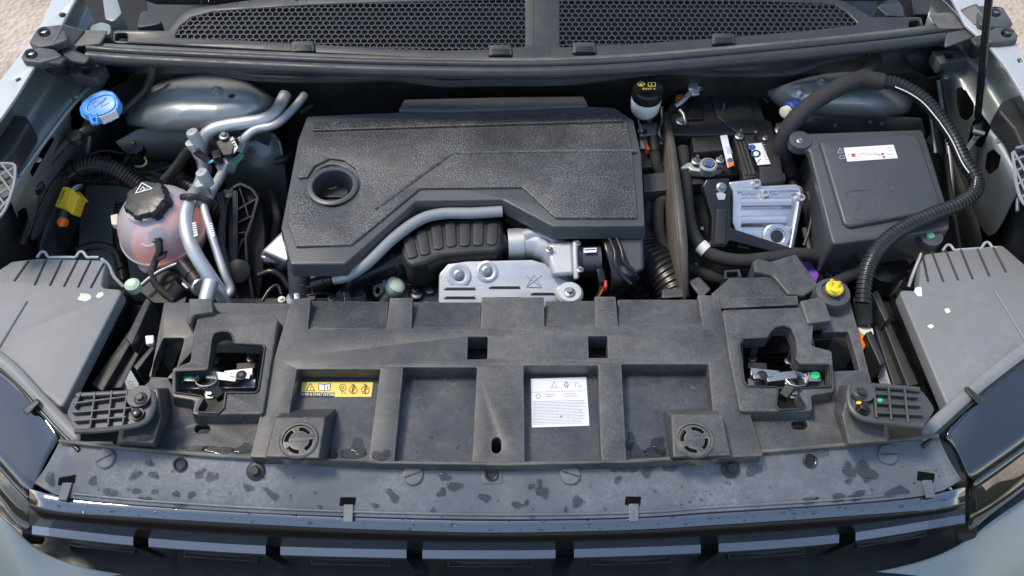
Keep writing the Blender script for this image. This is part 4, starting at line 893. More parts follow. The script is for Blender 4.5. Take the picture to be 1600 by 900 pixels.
0 and plate('step_panel', [(706, 240), (860, 236.5), (985, 236.5), (993, 336), (870, 336), (818, 289), (652, 291), (592, 330), (640, 290)], .0355, .002, 'cover_plastic', ec, rnd=.002, bev=.0007)
lathe('filler_ring', (520, 290, .0325), [(.0365, -.002), (.0365, .0012), (.034, .0024), (.030, .0024), (.0285, .001), (.0275, -.02), (.0275, -.045)], 'box_plastic', ec, seg=40, cap=False)
rb_ = plate('rear_ledge', [(622, 172), (632, 155), (800, 151), (912, 150), (920, 166), (700, 174)], .034, .03, 'box_plastic', ec, rnd=.003, bev=.002)
for x, y in ((641, 168), (677, 165), (713, 163), (750, 161), (787, 160)): plate('slot', [(x - 5, y - 2), (x + 5, y - 2.5), (x + 5, y + 2), (x - 5, y + 2.5)], .0346, .002, 'bracket_plastic', rb_, rnd=0, bev=.0004)
oc = tag(lathe('oil_filler_cap', (519, 299, -.002), [(.026, -.02), (.026, -.006), (.024, -.002), (.0225, 0), (0, .001)], 'box_plastic'), 'black oil filler cap with yellow oil can symbol inside the engine cover opening', 'oil cap')
plate('grip', [(497, 303), (541, 303), (539, 308), (499, 308)], .003, .008, 'black_plastic', oc, rnd=.002)
line('oil_can_symbol', [(508, 292), (511, 290), (513, 295), (522, 295), (527, 291.5), (521, 291.5), (513, 291.5)], -.0006, 1.5, 'yellow_print', oc)
# intake seal under the front edge of the cover
tag(tube('cover_edge_gasket', [(610, 358, -.012), (640, 330, -.004), (660, 322, .0), (720, 320, .0), (780, 320, .0)], 5, 'black_plastic'), 'black ledge under the front notch of the engine cover', 'gasket')
hexa('cover_inner_wall', [(790, 318, .0), (866, 358, .0), (868, 384, -.03), (790, 350, -.03)], [(790, 318, -.06), (866, 358, -.06), (868, 384, -.08), (790, 350, -.08)], 'brown_plate', ec, bev=.002)
# grey hose
gh = thing('vent_hose', 'ribbed light grey vent hose running along the front of the engine cover', 'hose', P(540, 430, -.03))
v = [P(*p) for p in ((522, 436, -.006), (545, 430, .0), (575, 410, .008), (615, 372, .012), (655, 344, .014), (690, 334, .014), (740, 333, .014), (785, 330, .014))]
tube('hose_wall', v, 9, 'grey_hose', gh)
hz = thing('hose_coupling', 'black quick connect coupling at the lower end of the grey vent hose', 'coupling', P(495, 445, -.05))
tube('collar', [(520, 436, -.006), (507, 439, -.01)], 9, 'smooth_black', hz); tube('body', [(507, 439, -.01), (488, 446, -.016)], 11, 'smooth_black', hz); tube('pin', [(488, 446, -.024), (470, 446, -.024)], 2.4, 'smooth_black', hz)
plate('latch_tab', [(484, 437), (496, 434), (499, 450), (487, 453)], -.014, .01, 'black_plastic', hz, rnd=.002)
# corrugated air duct
du = thing('air_duct', 'black moulded air duct with oval pads below the engine cover notch', 'air duct', P(700, 390, -.06))
DO = [(627, 384), (632, 372), (660, 357), (680, 344), (705, 339), (770, 338), (783, 343), (786, 360), (784, 384), (776, 392), (720, 396), (690, 399), (668, 410), (645, 415), (634, 410), (628, 398)]
plate('duct_top', DO, .0, .05, 'black_plastic', du, rnd=.008, bev=.006)
plate('duct_rim', [(x + (x - 706) * .03, y + (y - 376) * .05 + 3) for x, y in DO], -.014, .006, 'black_plastic', du, rnd=.008, bev=.002)
for (x, y, a) in ((641, 386, .25), (661, 378, .2), (683, 369, .12), (704, 365, .05), (726, 364, 0), (747, 363, -.02), (769, 365, -.06)):
    h_ = 20 if 650 < x < 760 else 17; w_ = 8.5; ca, sa = math.cos(-a), math.sin(-a)
    pts = [(x + dx * ca - dy * sa, y + dx * sa + dy * ca) for dx, dy in ((-w_, -h_), (w_, -h_), (w_, h_), (-w_, h_))]
    plate('pad', pts, .0028, .004, 'rubber', du, rnd=.008, bev=.0016)
for x, y in ((633, 362), (700, 338), (752, 337)): plate('tab', [(x - 7, y - 5), (x + 7, y - 5), (x + 8, y + 6), (x - 8, y + 6)], -.002, .01, 'black_plastic', du, rnd=.002)
ip_ = thing('intake_pipe', 'black turbo intake pipe curving down below the air duct', 'pipe', P(560, 450, -.1))
tube('pipe_wall', [(636, 404, -.03), (610, 412, -.034), (580, 424, -.042), (560, 440, -.055), (550, 465, -.08)], 21, 'smooth_black', ip_, seg=20)
tube('pipe_wall', [(790, 378, -.028), (760, 388, -.03), (700, 400, -.034), (650, 404, -.034), (616, 412, -.036)], 20, 'smooth_black', ip_, seg=20)
tube('clamp_band', [(622, 409, -.034), (612, 413, -.034)], 22.5, 'black_plastic', ip_, seg=20)
lp_ = thing('coolant_pipe', 'grey black pipe stub with clamp below the left corner of the engine cover', 'pipe', P(470, 450, -.1))
tube('pipe_wall', [(466, 410, -.03), (468, 440, -.05), (470, 480, -.08)], 17, 'box_plastic', lp_, seg=20)
for x, y, r_, o in ((470, 466, 22, lp_), (548, 464, 24, ip_)):
    cl = lathe('hose_clamp', (x, y, -.062), [(r_ * .0009, -.01), (r_ * .00093, -.01), (r_ * .00093, .001), (r_ * .0009, .001)], 'alu_stamped', o, axis=(0, .25, 1))
    plate('clamp_lug', [(x - 12, y - 8), (x - 2, y - 10), (x, y + 8), (x - 10, y + 8)], -.05, .01, 'alu_stamped', o, rnd=.002)
    bolt((x - 30, y + 2, -.06), 6, 'cream' if o is lp_ else 'zinc', o)
ds = tag(lathe('dipstick', (613, 453, -.05), [(.006, -.03), (.006, -.004), (.0125, 0), (.014, .006), (.013, .014), (.008, .018), (0, .019)], 'mint', axis=(.5, .1, .8), seg=24), 'pale green round plug between the intake pipe and heat shield', 'plug')
lt_ = tag(plate('lifting_tab', [(582, 446), (597, 441), (598, 456), (588, 464), (583, 458)], -.035, .004, 'dusty_plastic', rnd=.002, holes=[circ(590, 453, 3.5, 6, 12)], hr=0), 'small grey metal tab with a hole beside the pale green plug', 'bracket')
# heat shield
hsd = thing('heat_shield', 'silver aluminium heat shield with vent slots in front of the engine', 'heat shield', P(790, 450, -.1))
Q = Plane((690, 420, -.02), (850, 412, -.02), (790, 470, -.045))
plate('shield_sheet', [(685, 480), (686, 428), (700, 412), (730, 408), (832, 406), (852, 412), (872, 432), (900, 446), (910, 466), (910, 482)], Q, .004, 'shield_alu', hsd, rnd=.008, bev=.002)
for x, y, r_ in ((717, 430, 19), (761, 424, 17)):
    o = lathe('dish', Q.at(x, y), [(r_ * .00092, -.001), (r_ * .00088, .0022), (r_ * .0007, .003), (r_ * .0005, .0016), (0, .0014)], 'shield_alu', hsd, axis=Q.n); bolt(Q.at(x, y, .0012), 9, 'zinc', o, axis=Q.n)
for x0, x1, y in ((695, 742, 452), (765, 812, 450), (695, 742, 466), (770, 812, 467), (830, 866, 460)):
    line('vent_slot', [(x0, y), (x1, y)], Q, 2.6, 'black_print', hsd, lift=.0008)
    v, f = sweep(cat([Q.at(x0 + 2, y - 3.5, .0012), Q.at(x1 - 2, y - 3.5, .0012)], .005), .0022, 8); mesh_obj('louvre', v, f, 'shield_alu', hsd)
for a in (((822, 448), (846, 430)), ((822, 430), (846, 449)), ((823, 448), (846, 449)), ((834, 428), (822, 447)), ((834, 428), (846, 448))):
    v, f = sweep(cat([Q.at(*a[0], .0004), Q.at(*a[1], .0004)], .004), .0008, 6); mesh_obj('embossed_line', v, f, 'alu', hsd)
o = lathe('corner_boss', (890, 458, -.025), [(.019, -.01), (.019, .0), (.016, .004), (.01, .004), (0, .004)], 'shield_alu', hsd); bolt((890, 457, -.0205), 9, 'zinc', o)
# throttle elbow
th = thing('throttle_elbow', 'cast aluminium intake elbow with black actuator beside the heat shield', 'throttle body', P(850, 400, -.1))
tube('inlet_tube', [(794, 383, -.028), (830, 381, -.028), (868, 384, -.028)], 24, 'alu_cast', th, seg=24)
tube('inlet_collar', [(794, 383, -.028), (818, 382, -.028)], 26, 'alu_cast', th, seg=24)
tube('outlet', [(840, 384, -.026), (862, 394, -.03), (872, 420, -.045), (876, 450, -.07)], 23, 'alu_cast', th, seg=24)
tube('upper_tube', [(818, 370, -.012), (838, 366, -.012), (862, 374, -.014), (882, 390, -.02)], 12, 'alu_cast', th, seg=18)
hexa('housing_body', [(852, 380, .0), (896, 376, .0), (900, 430, -.014), (862, 432, -.014)], [(848, 380, -.08), (898, 376, -.08), (900, 432, -.09), (858, 436, -.09)], 'alu_cast', th, bev=.006)
hexa('flange', [(894, 376, .004), (903, 376, .004), (905, 436, -.014), (896, 437, -.014)], [(894, 376, -.08), (903, 376, -.08), (905, 436, -.09), (896, 437, -.09)], 'alu_cast', th, bev=.003)
tube('actuator', [(904, 406, -.018), (938, 405, -.018)], 20, 'box_plastic', th, seg=24); tube('actuator_rim', [(903, 406, -.018), (908, 406, -.018)], 22, 'smooth_black', th, seg=24)
flat('maker_label', [(912, 388), (932, 387), (932, 394), (912, 395)], .005, 'white_label', th)
line('print_line', [(914, 391), (930, 390)], .005, 1.6, 'black_print', th, lift=.001)
for x, y in ((902, 380), (906, 421), (858, 390)): bolt((x, y, .0), 6, 'zinc', th)
text('casting_mark', 'M', (864, 391), .0, 6, 'grey_print', th, lift=.001)
hexa('plug', [(932, 420, -.01), (942, 418, -.01), (948, 440, -.02), (936, 444, -.02)], [(932, 420, -.04), (942, 418, -.04), (948, 440, -.05), (936, 444, -.05)], 'smooth_black', th, bev=.002)
o = plate('red_clip', [(944, 438), (949, 437), (949, 448), (945, 449)], -.014, .01, 'red', th, rnd=.001)
# black shiny bracket + corrugated intake hose
bs = thing('shiny_bracket', 'shiny black moulded plastic support at the front right corner of the engine cover', 'bracket', P(960, 410, -.08))
hexa('upright', [(948, 360, .006), (1004, 360, .006), (1006, 420, -.01), (985, 432, -.014), (966, 428, -.012)], [(940, 365, -.08), (1004, 362, -.08), (1008, 424, -.09), (985, 440, -.09), (950, 450, -.09)], 'box_plastic', bs, bev=.004)
loft('skirt', [[(940, 362, .002), (955, 357, .002), (964, 360, .002)], [(943, 390, -.0), (960, 388, .002), (974, 390, .0)], [(955, 416, -.01), (970, 416, -.008), (986, 420, -.01)], [(955, 450, -.03), (976, 446, -.022), (1004, 434, -.02)], [(945, 470, -.06), (966, 468, -.06), (998, 446, -.05)]], 'smooth_black', bs, sub=2, thick=.004)
for a in (((948, 364, .008), (960, 392, .007), (962, 412, .002), (974, 432, -.006), (986, 444, -.012)), ((958, 360, .008), (970, 388, .007), (976, 410, .002), (994, 426, -.006))): tube('fold', a, 3.2, 'smooth_black', bs)
tag(tube('corrugated_intake_hose', [(1000, 372, -.09), (1008, 402, -.085), (1030, 425, -.08), (1050, 450, -.08), (1062, 478, -.085)], 36, 'conduit', corr=(.0085, .09), seg=28), 'wide black corrugated intake hose right of the engine cover', 'hose')
tag(tube('corrugated_intake_hose', [(972, 430, -.12), (990, 446, -.115), (1012, 466, -.11), (1030, 490, -.11)], 26, 'conduit', corr=(.0085, .09), seg=28), 'lower black corrugated hose below the shiny support', 'hose')
# wires near throttle
wr = thing('actuator_cable', 'thin dark cable with brown wires by the throttle actuator', 'cable', P(940, 460, -.08))
tube('sheath', [(942, 440, -.03), (940, 455, -.04), (932, 470, -.06), (920, 485, -.08)], 5, 'cloth_tape', wr); tube('brown_wire', [(944, 446, -.028), (938, 460, -.04), (928, 475, -.06)], 1.4, 'orange', wr)

# ================================================================== LEFT SIDE THINGS
wc = thing('washer_filler', 'black washer fluid filler neck with bright blue cap at left fender', 'filler', P(150, 195, -.02))
WP = Plane((130, 165, .07), (182, 155, .078), (160, 188, .066))
capb = plate('blue_cap', [(125, 166), (130, 156), (142, 147), (160, 140), (176, 142), (186, 158), (183, 172), (168, 183), (146, 187), (128, 178)], WP, .009, 'blue_cap', wc, rnd=.012, bev=.003)
plate('cap_rim', [(123, 169), (129, 157), (142, 148), (160, 141), (177, 143), (188, 160), (185, 175), (168, 187), (146, 191), (126, 182)], WP, .008, 'blue_cap', wc, rnd=.012, bev=.002, lift=-.006)
v, f = sweep(cat([WP.at(*p, .0006) for p in [(136, 166), (142, 157), (160, 149), (174, 149), (180, 160), (176, 170), (162, 178), (146, 180), (136, 174), (136, 166)]], .003), .001, 6); mesh_obj('raised_ring', v, f, 'blue_cap', capb)
line('washer_symbol', [(145, 162), (150, 157), (158, 163), (166, 153), (148, 168), (143, 160)], WP, .9, 'blue', capb, lift=.0008); line('washer_symbol', [(158, 167), (170, 161)], WP, .9, 'blue', capb, lift=.0008)
plate('tether', [(136, 178), (142, 176), (143, 182), (149, 181), (149, 176), (152, 176), (153, 192), (142, 193)], .082, .004, 'blue_cap', wc, rnd=.001, holes=[[(144, 184), (149, 183), (150, 189), (146, 190)]], hr=.0005)
tgp = Plane((157, 182, .082), (182, 172, .086), (163, 194, .066))
o = plate('paper_tag', [(156, 183), (182, 172), (186, 183), (162, 194)], tgp, .0006, 'white_label', wc, rnd=.001, bev=0)
text('tag_number', '2', (179, 181), tgp, 6, 'black_print', o, rot=R(160), lift=.0012)
lathe('filler_neck', (158, 178, -.04), [(.022, 0), (.024, .06), (.027, .085), (.027, .098)], 'smooth_black', wc, axis=(0, .05, 1))
tag(tube('washer_hose', [(240, 103, .07), (236, 118, .06), (226, 140, .04), (204, 162, .03), (190, 174, .02)], 6, 'rubber'), 'black rubber hose dropping from the cowl to the blue washer cap', 'hose')
tag(tube('fender_hose', [(152, 196, .02), (130, 205, .03), (104, 222, .02), (84, 244, .012), (66, 270, .0), (58, 300, -.01), (50, 340, -.03), (36, 380, -.06)], 6, 'rubber'), 'black rubber hose curving down the inner left fender', 'hose')
# ribbed plug
rp = thing('pressure_valve', 'round ribbed black cap with a chrome valve below the left strut tower', 'valve', P(212, 225, -.05))
lathe('cap_body', (212, 226, -.04), [(.017, -.02), (.018, 0), (.016, .01), (.008, .012), (.006, .016), (0, .017)], 'smooth_black', rp, axis=(0, -.5, .8), seg=48, lobes=10, lob=.1)
lathe('valve', (210, 224, -.024), [(.0035, 0), (.0035, .008), (.002, .01)], 'steel', rp, axis=(0, -.5, .8), seg=10)
tube('cable', [(204, 238, -.05), (196, 252, -.06), (194, 270, -.08)], 4.5, 'rubber', rp); tube('green_wire', [(226, 246, -.05), (229, 254, -.05), (222, 260, -.055), (212, 260, -.06)], 1.6, 'lime', rp)
# conduit left
lc = thing('corrugated_conduit', 'black corrugated wiring conduit arching over the left wheel arch', 'conduit', P(70, 400, -.15))
tube('conduit', [(228, 296, -.06), (205, 280, -.05), (185, 268, -.04), (160, 258, -.03), (135, 258, -.03), (112, 270, -.04), (92, 290, -.06), (78, 315, -.08), (72, 345, -.1)], 15, 'conduit', lc, corr=(.0055, .12), seg=18)
tube('tape_wrap', [(72, 340, -.098), (74, 365, -.11), (78, 385, -.12), (90, 400, -.14)], 16, 'cloth_tape', lc); tube('branch', [(76, 372, -.115), (66, 390, -.13), (62, 410, -.15)], 12, 'cloth_tape', lc)
tube('tape_band', [(123, 264, -.034), (112, 271, -.04)], 17, 'smooth_black', lc)
tag(tube('corrugated_branch', [(122, 282, -.09), (150, 280, -.095), (180, 281, -.095), (200, 284, -.1)], 10, 'conduit', corr=(.0055, .12)), 'thin corrugated conduit below the arching conduit', 'conduit')
yc = thing('yellow_connector', 'yellow electrical connector with orange lock on the left conduit', 'connector', P(105, 330, -.12))
YP = Plane((100, 292, -.03), (122, 300, -.03), (85, 322, -.045))
yb_ = plate('housing', [(98, 291), (106, 292), (112, 295), (126, 310), (120, 312), (112, 336), (107, 331), (85, 322)], YP, .02, 'yellow', yc, rnd=.002, bev=.0015)
v, f = sweep(cat([YP.at(112, 296, .001), YP.at(103, 326, .001)], .004), .0012, 6); mesh_obj('ridge', v, f, 'yellow', yb_)
text('marking', 'F-10/2W', (96, 308), YP, 5, 'black_print', yb_, rot=R(66), lift=.0012)
tube('black_socket', [(100, 330, -.05), (97, 342, -.055)], 10, 'smooth_black', yc); lathe('orange_lock', (97, 347, -.05), [(.007, -.006), (.0075, .002), (.004, .005), (0, .0055)], 'orange', yc, axis=(-.2, -.5, .8), seg=10)
for k, m_ in enumerate(('white_label', 'pink_wire', 'green_dot', 'black_plastic')): tube('wire', [(112 + k * 2, 296 + k * 1.5, -.035), (120 + k * 1.2, 290 + k * 2, -.04), (128, 288 + k * 2, -.06)], 1.1, m_, yc)
# coolant reservoir
rs = thing('coolant_reservoir', 'round translucent coolant expansion tank with pink fluid and black cap', 'coolant tank', P(255, 380, -.14))
rc = P(255, 355, -.055); rpx_ = px(rc)
prof = []
for k in range(19):
    a = -math.pi / 2 + math.pi * k / 18; prof.append((.064 * max(math.cos(a), 0) ** .8 + .0001, .058 * math.sin(a)))
mid = [p for p in prof if p[1] < -.004] + [(.0655, -.004), (.0675, -.003), (.0675, .001), (.0655, .002)] + [p for p in prof if p[1] > .002]
rsA = (-.12, -.1, 1)
lathe('tank_shell', rc, mid, 'reservoir_shell', rs, axis=rsA, seg=48)
lathe('coolant', rc, [(r_ * .955, h * .955) for r_, h in prof if h < -.02] + [(.059, -.018), (0, -.018)], 'coolant', rs, axis=rsA, seg=40)
lathe('filler_neck', rc, [(.03, .045), (.03, .062), (.027, .064)], 'reservoir_shell', rs, axis=rsA)
v, f = sweep([rc + Vector((math.cos(a), math.sin(a), 0)) * .012 + Vector((.0, -.047, .030)) for a in [R(20 * k) for k in range(19)]], .0016, 6, False); mesh_obj('moulded_ring', v, f, 'reservoir_shell', rs)
nb = lathe('lower_nub', (231, 412, -.1), [(.014, -.01), (.014, .004), (.011, .007), (.006, .004), (0, .004)], 'reservoir_shell', rs, axis=(-.2, -.7, .7))
kc = P(228, 312, .012)
cpo = lathe('cap', kc, [(.0295, -.022), (.031, -.006), (.030, .0), (.027, .0045), (.018, .006), (0, .0062)], 'black_plastic', rs, axis=(-.12, -.12, 1), seg=84, lobes=7, lob=.09)
u_, v_, a_ = frame((-.12, -.12, 1)); cpl = Plane.__new__(Plane); cpl.o = kc + a_ * .0064; cpl.n = a_; cpl.set_axes()
line('warning_triangle', [(222, 286), (212, 302), (238, 295)], cpl, 1.6, 'white_label', cpo, close=True); line('hot_symbol', [(219, 297), (224, 292), (226, 296), (231, 294), (221, 299)], cpl, 1.3, 'white_label', cpo)
sn = thing('level_sensor_plug', 'black sensor plug and taped cable on the front of the coolant tank', 'connector', P(245, 370, -.05))
lathe('socket', (246, 366, -.03), [(.010, -.012), (.010, .004), (.007, .008), (.007, .012)], 'smooth_black', sn, axis=(0, -.7, .7), seg=16)
plate('clip', [(231, 361), (258, 358), (260, 370), (252, 374), (240, 378), (232, 374)], -.02, .008, 'smooth_black', sn, rnd=.003)
tube('cable', [(247, 372, -.018), (249, 392, -.03), (242, 410, -.045), (237, 430, -.05), (248, 450, -.06), (272, 470, -.07)], 5.5, 'cloth_tape', sn)
plate('tape_flag', [(244, 394), (262, 391), (258, 402), (246, 408)], -.034, .002, 'cloth_tape', sn, rnd=.001)
tag(plate('cream_clip', [(172, 336), (184, 333), (183, 352), (174, 350)], -.05, .01, 'cream', rnd=.002), 'small cream clip on the left side of the coolant tank', 'clip')
# AC pipes
a1 = thing('air_conditioning_pipe', 'thick bare aluminium air conditioning pipe running down past the coolant tank', 'pipe', P(320, 400, -.1))
tube('upper_run', [(446, 148, .02), (440, 160, .02), (430, 176, .022), (410, 187, .024), (380, 192, .024), (345, 198, .022), (324, 208, .015), (316, 226, .0), (316, 250, -.02), (322, 272, -.03)], 10, 'alu', a1, seg=18)
tube('lower_run', [(322, 262, -.028), (312, 290, -.02), (298, 312, .0), (290, 340, .004), (294, 370, .0), (306, 398, -.012), (326, 430, -.03), (344, 456, -.05), (356, 478, -.07)], 11, 'alu', a1, seg=18)
tube('stub', [(330, 440, -.02), (324, 462, -.025), (320, 480, -.03)], 12, 'alu', a1, seg=16)
flat('barcode_label', [(300, 348), (306, 347), (309, 368), (303, 370)], .018, 'white_label', a1)
for k in range(5): line('barcode', [(301.5, 351 + k * 3.6), (307, 350 + k * 3.6)], .018, 1.5, 'black_print', a1)
a2 = thing('air_conditioning_pipe', 'thin bare aluminium air conditioning pipe beside the thick one', 'pipe', P(350, 420, -.1))
tube('upper_run', [(476, 148, .02), (462, 166, .02), (440, 188, .02), (424, 197, .02), (400, 202, .018), (384, 214, .012), (376, 226, .0)], 6.5, 'alu_cast', a2, seg=14)
tube('middle_run', [(352, 262, -.02), (342, 280, -.015), (330, 300, -.01), (324, 314, -.01)], 7.5, 'alu', a2, seg=14)
tube('lower_run', [(318, 312, .0), (320, 330, .0), (326, 350, -.004), (338, 390, -.02), (350, 425, -.035), (360, 448, -.05), (358, 460, -.055), (346, 464, -.06)], 6.5, 'alu', a2, seg=14)
flat('barcode_label', [(326, 350), (331, 348), (336, 368), (331, 371)], .004, 'white_label', a2)
for k in range(5): line('barcode', [(328 + k * 1.1, 352 + k * 3.6), (332 + k * 1.1, 351 + k * 3.6)], .004, 1.5, 'black_print', a2)
for (x, y, z, lab) in ((299, 205, .045, 'upper grey service port cap on the air conditioning pipe'), (314, 268, .035, 'lower grey service port cap on the air conditioning pipe')):
    o = thing('service_port', lab, 'port cap', P(x, y, z - .06), 'air conditioning service ports')
    lathe('grey_cap', (x, y, z), [(.0085, -.026), (.0092, -.024), (.0092, -.004), (.0085, -.001), (.007, 0), (.0015, 0), (.0012, -.001)], 'grey_cap', o, axis=(-.18, .1, 1), seg=24)
    lathe('port_body', (x + 2, y + 22, z - .024), [(.0075, -.022), (.0075, -.004), (.0088, -.002), (.0088, .006)], 'alu', o, axis=(-.18, .1, 1), seg=18)
ps = thing('pressure_sensor', 'black sensor block with white label beside the air conditioning pipes', 'sensor', P(358, 240, -.03))
hexa('block', [(336, 222, .015), (352, 212, .02), (370, 214, .02), (362, 242, .01), (348, 244, .005)], [(336, 226, -.02), (352, 216, -.02), (372, 220, -.02), (364, 250, -.02), (346, 250, -.02)], 'black_plastic', ps, bev=.002)
lq = Plane((363, 213, .022), (371, 229, .016), (356, 224, .012)); flat('label', [(363, 213), (372, 230), (365, 241), (356, 224)], lq, 'white_label', ps)
for k in range(3): line('print_line', [(360 + k * 2.5, 222 + k * 4), (366 + k * 1.6, 219 + k * 4.5)], lq, 1.3, 'black_print', ps, lift=.0009)
bolt((350, 213, .02), 8, 'zinc', ps)
plate('plug', [(330, 236), (343, 232), (346, 244), (332, 248)], .012, .016, 'smooth_black', ps, rnd=.002)
for k in range(2): tube('blue_wire', [(324, 252 + k * 2, .0), (331, 251 + k * 2, .004), (338, 246, .006)], 1.1, 'cyan', ps)
tube('taped_cable', [(326, 252, .0), (310, 240, .01), (298, 232, .012), (288, 240, .0), (272, 262, -.02), (254, 282, -.03)], 5.5, 'cloth_tape', ps)
jn = thing('pipe_union', 'hexagonal aluminium pipe union with green paint marks', 'union', P(355, 262, -.05))
lathe('hex_nut', (352, 258, -.015), [(.013, -.012), (.013, .008), (.01, .01)], 'alu', jn, axis=(-.5, -.5, .8), seg=6, ang=20); lathe('upper_nut', (379, 224, .0), [(.009, -.012), (.009, .008), (.007, .009)], 'alu', jn, axis=(.4, .3, .9), seg=6, ang=20)
hexa('body', [(358, 250, -.01), (378, 236, -.008), (384, 244, -.012), (366, 262, -.014)], [(358, 250, -.04), (378, 236, -.04), (384, 244, -.04), (366, 262, -.04)], 'green_paint', jn, bev=.003)
tag(tube('pipe_strap', [(284, 308, .012), (298, 307, .018), (312, 309, .012), (326, 314, .006), (330, 318, -.004)], 5, 'rubber'), 'black rubber strap tying the two air conditioning pipes together', 'strap')
tag(tube('heater_hose', [(264, 268, -.08), (285, 284, -.075), (310, 300, -.075), (336, 320, -.08), (362, 338, -.09)], 14, 'conduit', corr=(.006, .1), seg=18), 'black corrugated hose passing behind the coolant tank', 'hose')
tag(tube('heater_hose', [(215, 262, -.1), (240, 262, -.09), (262, 268, -.08)], 14, 'cloth_tape'), 'tape wrapped hose end behind the coolant tank cap', 'hose')
tag(tube('lower_corrugated_hose', [(190, 320, -.12), (186, 360, -.13), (188, 400, -.14), (194, 440, -.15)], 10, 'conduit', corr=(.0055, .12)), 'black corrugated hose behind the left of the coolant tank', 'conduit')
# fan shroud / mount bracket
mb = thing('engine_mount_bracket', 'black ribbed engine mount cover between the pipes and engine cover', 'mount', P(390, 400, -.2))
MP = Plane((372, 292, -.03), (410, 292, -.03), (388, 450, -.11))
MO = [(354, 360), (358, 320), (366, 296), (378, 288), (398, 296), (408, 312), (414, 360), (412, 420), (404, 480), (370, 480), (356, 420)]
plate('base', MO, MP, .03, 'deep_black', mb, lift=-.012, rnd=.006, bev=.002)
def rib(nm, pts, w, h, o, q=MP, m_='black_plastic'):
    for a, b in zip(pts, pts[1:]):
        A, B = q.at(*a, -.012), q.at(*b, -.012); d = (B - A).normalized(); n = q.n.cross(d) * w
        hexa(nm, [A - n, A + n, B + n, B - n], [p + q.n * h for p in (A - n, A + n, B + n, B - n)], m_, o, bev=.0008)
rib('rib', [(354, 362), (358, 322), (368, 296), (380, 290), (398, 298), (407, 312), (398, 345), (388, 372), (390, 410), (402, 480)], .0022, .016, mb)
rib('rib', [(376, 290), (386, 320), (392, 342)], .0014, .013, mb); rib('rib', [(370, 332), (406, 312)], .0014, .013, mb); rib('rib', [(370, 352), (400, 338)], .0014, .013, mb); rib('rib', [(372, 366), (394, 364)], .0014, .013, mb)
rib('rib', [(371, 300), (371, 412)], .003, .015, mb); rib('rib', [(354, 362), (356, 410), (366, 450)], .0025, .015, mb); rib('rib', [(384, 374), (376, 392), (372, 412)], .0016, .013, mb)
lathe('bushing', MP.at(374, 424), [(.018, -.02), (.018, .006), (.014, .008), (0, .008)], 'black_plastic', mb, axis=MP.n)
lathe('shaft', MP.at(358, 303), [(.007, -.01), (.007, .008), (.004, .009)], 'zinc', mb, axis=(-.6, -.4, .6), seg=6)
hexa('side_wall', [(356, 300, -.04), (372, 296, -.03), (372, 420, -.09), (356, 414, -.09)], [(356, 300, -.09), (372, 296, -.09), (372, 420, -.14), (356, 414, -.14)], 'black_plastic', mb, bev=.003)
# fittings under the tank, front
ft = thing('coolant_fitting', 'black hose fitting with steel ring in front of the coolant tank', 'fitting', P(300, 440, -.12))
tube('hose', [(270, 470, -.08), (282, 452, -.07), (290, 444, -.065)], 17, 'smooth_black', ft); tube('body', [(286, 412, -.05), (302, 432, -.05)], 13, 'smooth_black', ft, seg=18); tube('sleeve', [(302, 430, -.05), (310, 442, -.05)], 12, 'black_plastic', ft, seg=18)
lathe('steel_ring', (313, 448, -.055), [(.013, -.008), (.014, -.006), (.014, .006), (.012, .008)], 'alu_stamped', ft, axis=(.5, -.6, .5), seg=20)
plate('white_mark', [(284, 440), (288, 442), (294, 449), (291, 450), (284, 444)], -.048, .002, 'white_label', ft, rnd=.001)
tag(tube('radiator_edge', [(218, 448, -.05), (240, 430, -.05), (262, 418, -.05), (284, 410, -.05)], 3.5, 'steel'), 'thin grey metal edge strip in front of the coolant tank', 'strip')
tag(lathe('cream_plug', (206, 444, -.02), [(.01, -.012), (.0105, .0), (.006, .004), (0, .004)], 'mint', seg=20), 'pale green plug beside the left headlamp housing', 'plug')
tag(hexa('radiator_end_tank', [(214, 452, -.07), (258, 420, -.07), (300, 436, -.07), (290, 474, -.07), (240, 474, -.07)], [(214, 452, -.25), (258, 420, -.25), (300, 436, -.25), (290, 474, -.25), (240, 474, -.25)], 'black_plastic'), 'black radiator end tank behind the left wing of the radiator cover', 'radiator tank')
tag(hexa('radiator_core', [(300, 466, -.11), (1260, 462, -.11), (1262, 478, -.11), (300, 478, -.11)], [(300, 466, -.4), (1260, 462, -.4), (1262, 478, -.4), (300, 478, -.4)], 'under_dark'), 'dark radiator core just behind the radiator cover', 'radiator')
# ================================================================== RIGHT SIDE THINGS
bf = thing('brake_fluid_reservoir', 'white brake fluid reservoir with black screw cap near the cowl', 'brake reservoir', P(1010, 195, -.08))
bc = P(1011, 148, .035)
lathe('bottle', bc, [(.013, -.040), (.019, -.036), (.0225, -.028), (.0235, -.008), (.021, .0), (.019, .003)], 'bottle_white', bf, axis=(0, -.04, 1), seg=36)
ck = lathe('screw_cap', bc, [(.0228, -.004), (.0232, .002), (.0232, .012), (.0215, .0148), (0, .0152)], 'smooth_black', bf, axis=(0, -.04, 1), seg=60, lobes=30, lob=.02)
cq = Plane.__new__(Plane); cq.n = frame((0, -.04, 1))[2]; cq.o = bc + cq.n * .0154; cq.set_axes()
line('warning_disc', circ(1001.5, 131.5, 5, 3, 14), cq, 2.2, 'yellow_print', ck, close=True); flat('disc_centre', circ(1001.5, 131.5, 2.4, 1.5, 8), cq, 'yellow_print', ck)
text('fluid_grade', 'DOT 4', (1014, 139), cq, 4.2, 'yellow_print', ck, sx=1.2, bold=.015); line('symbol_box', [(1012.5, 129.5), (1024, 129.5), (1024, 135), (1013, 135)], cq, 1.0, 'yellow_print', ck, close=True); line('symbol_bar', [(1018, 129.5), (1018, 135)], cq, 1, 'yellow_print', ck)
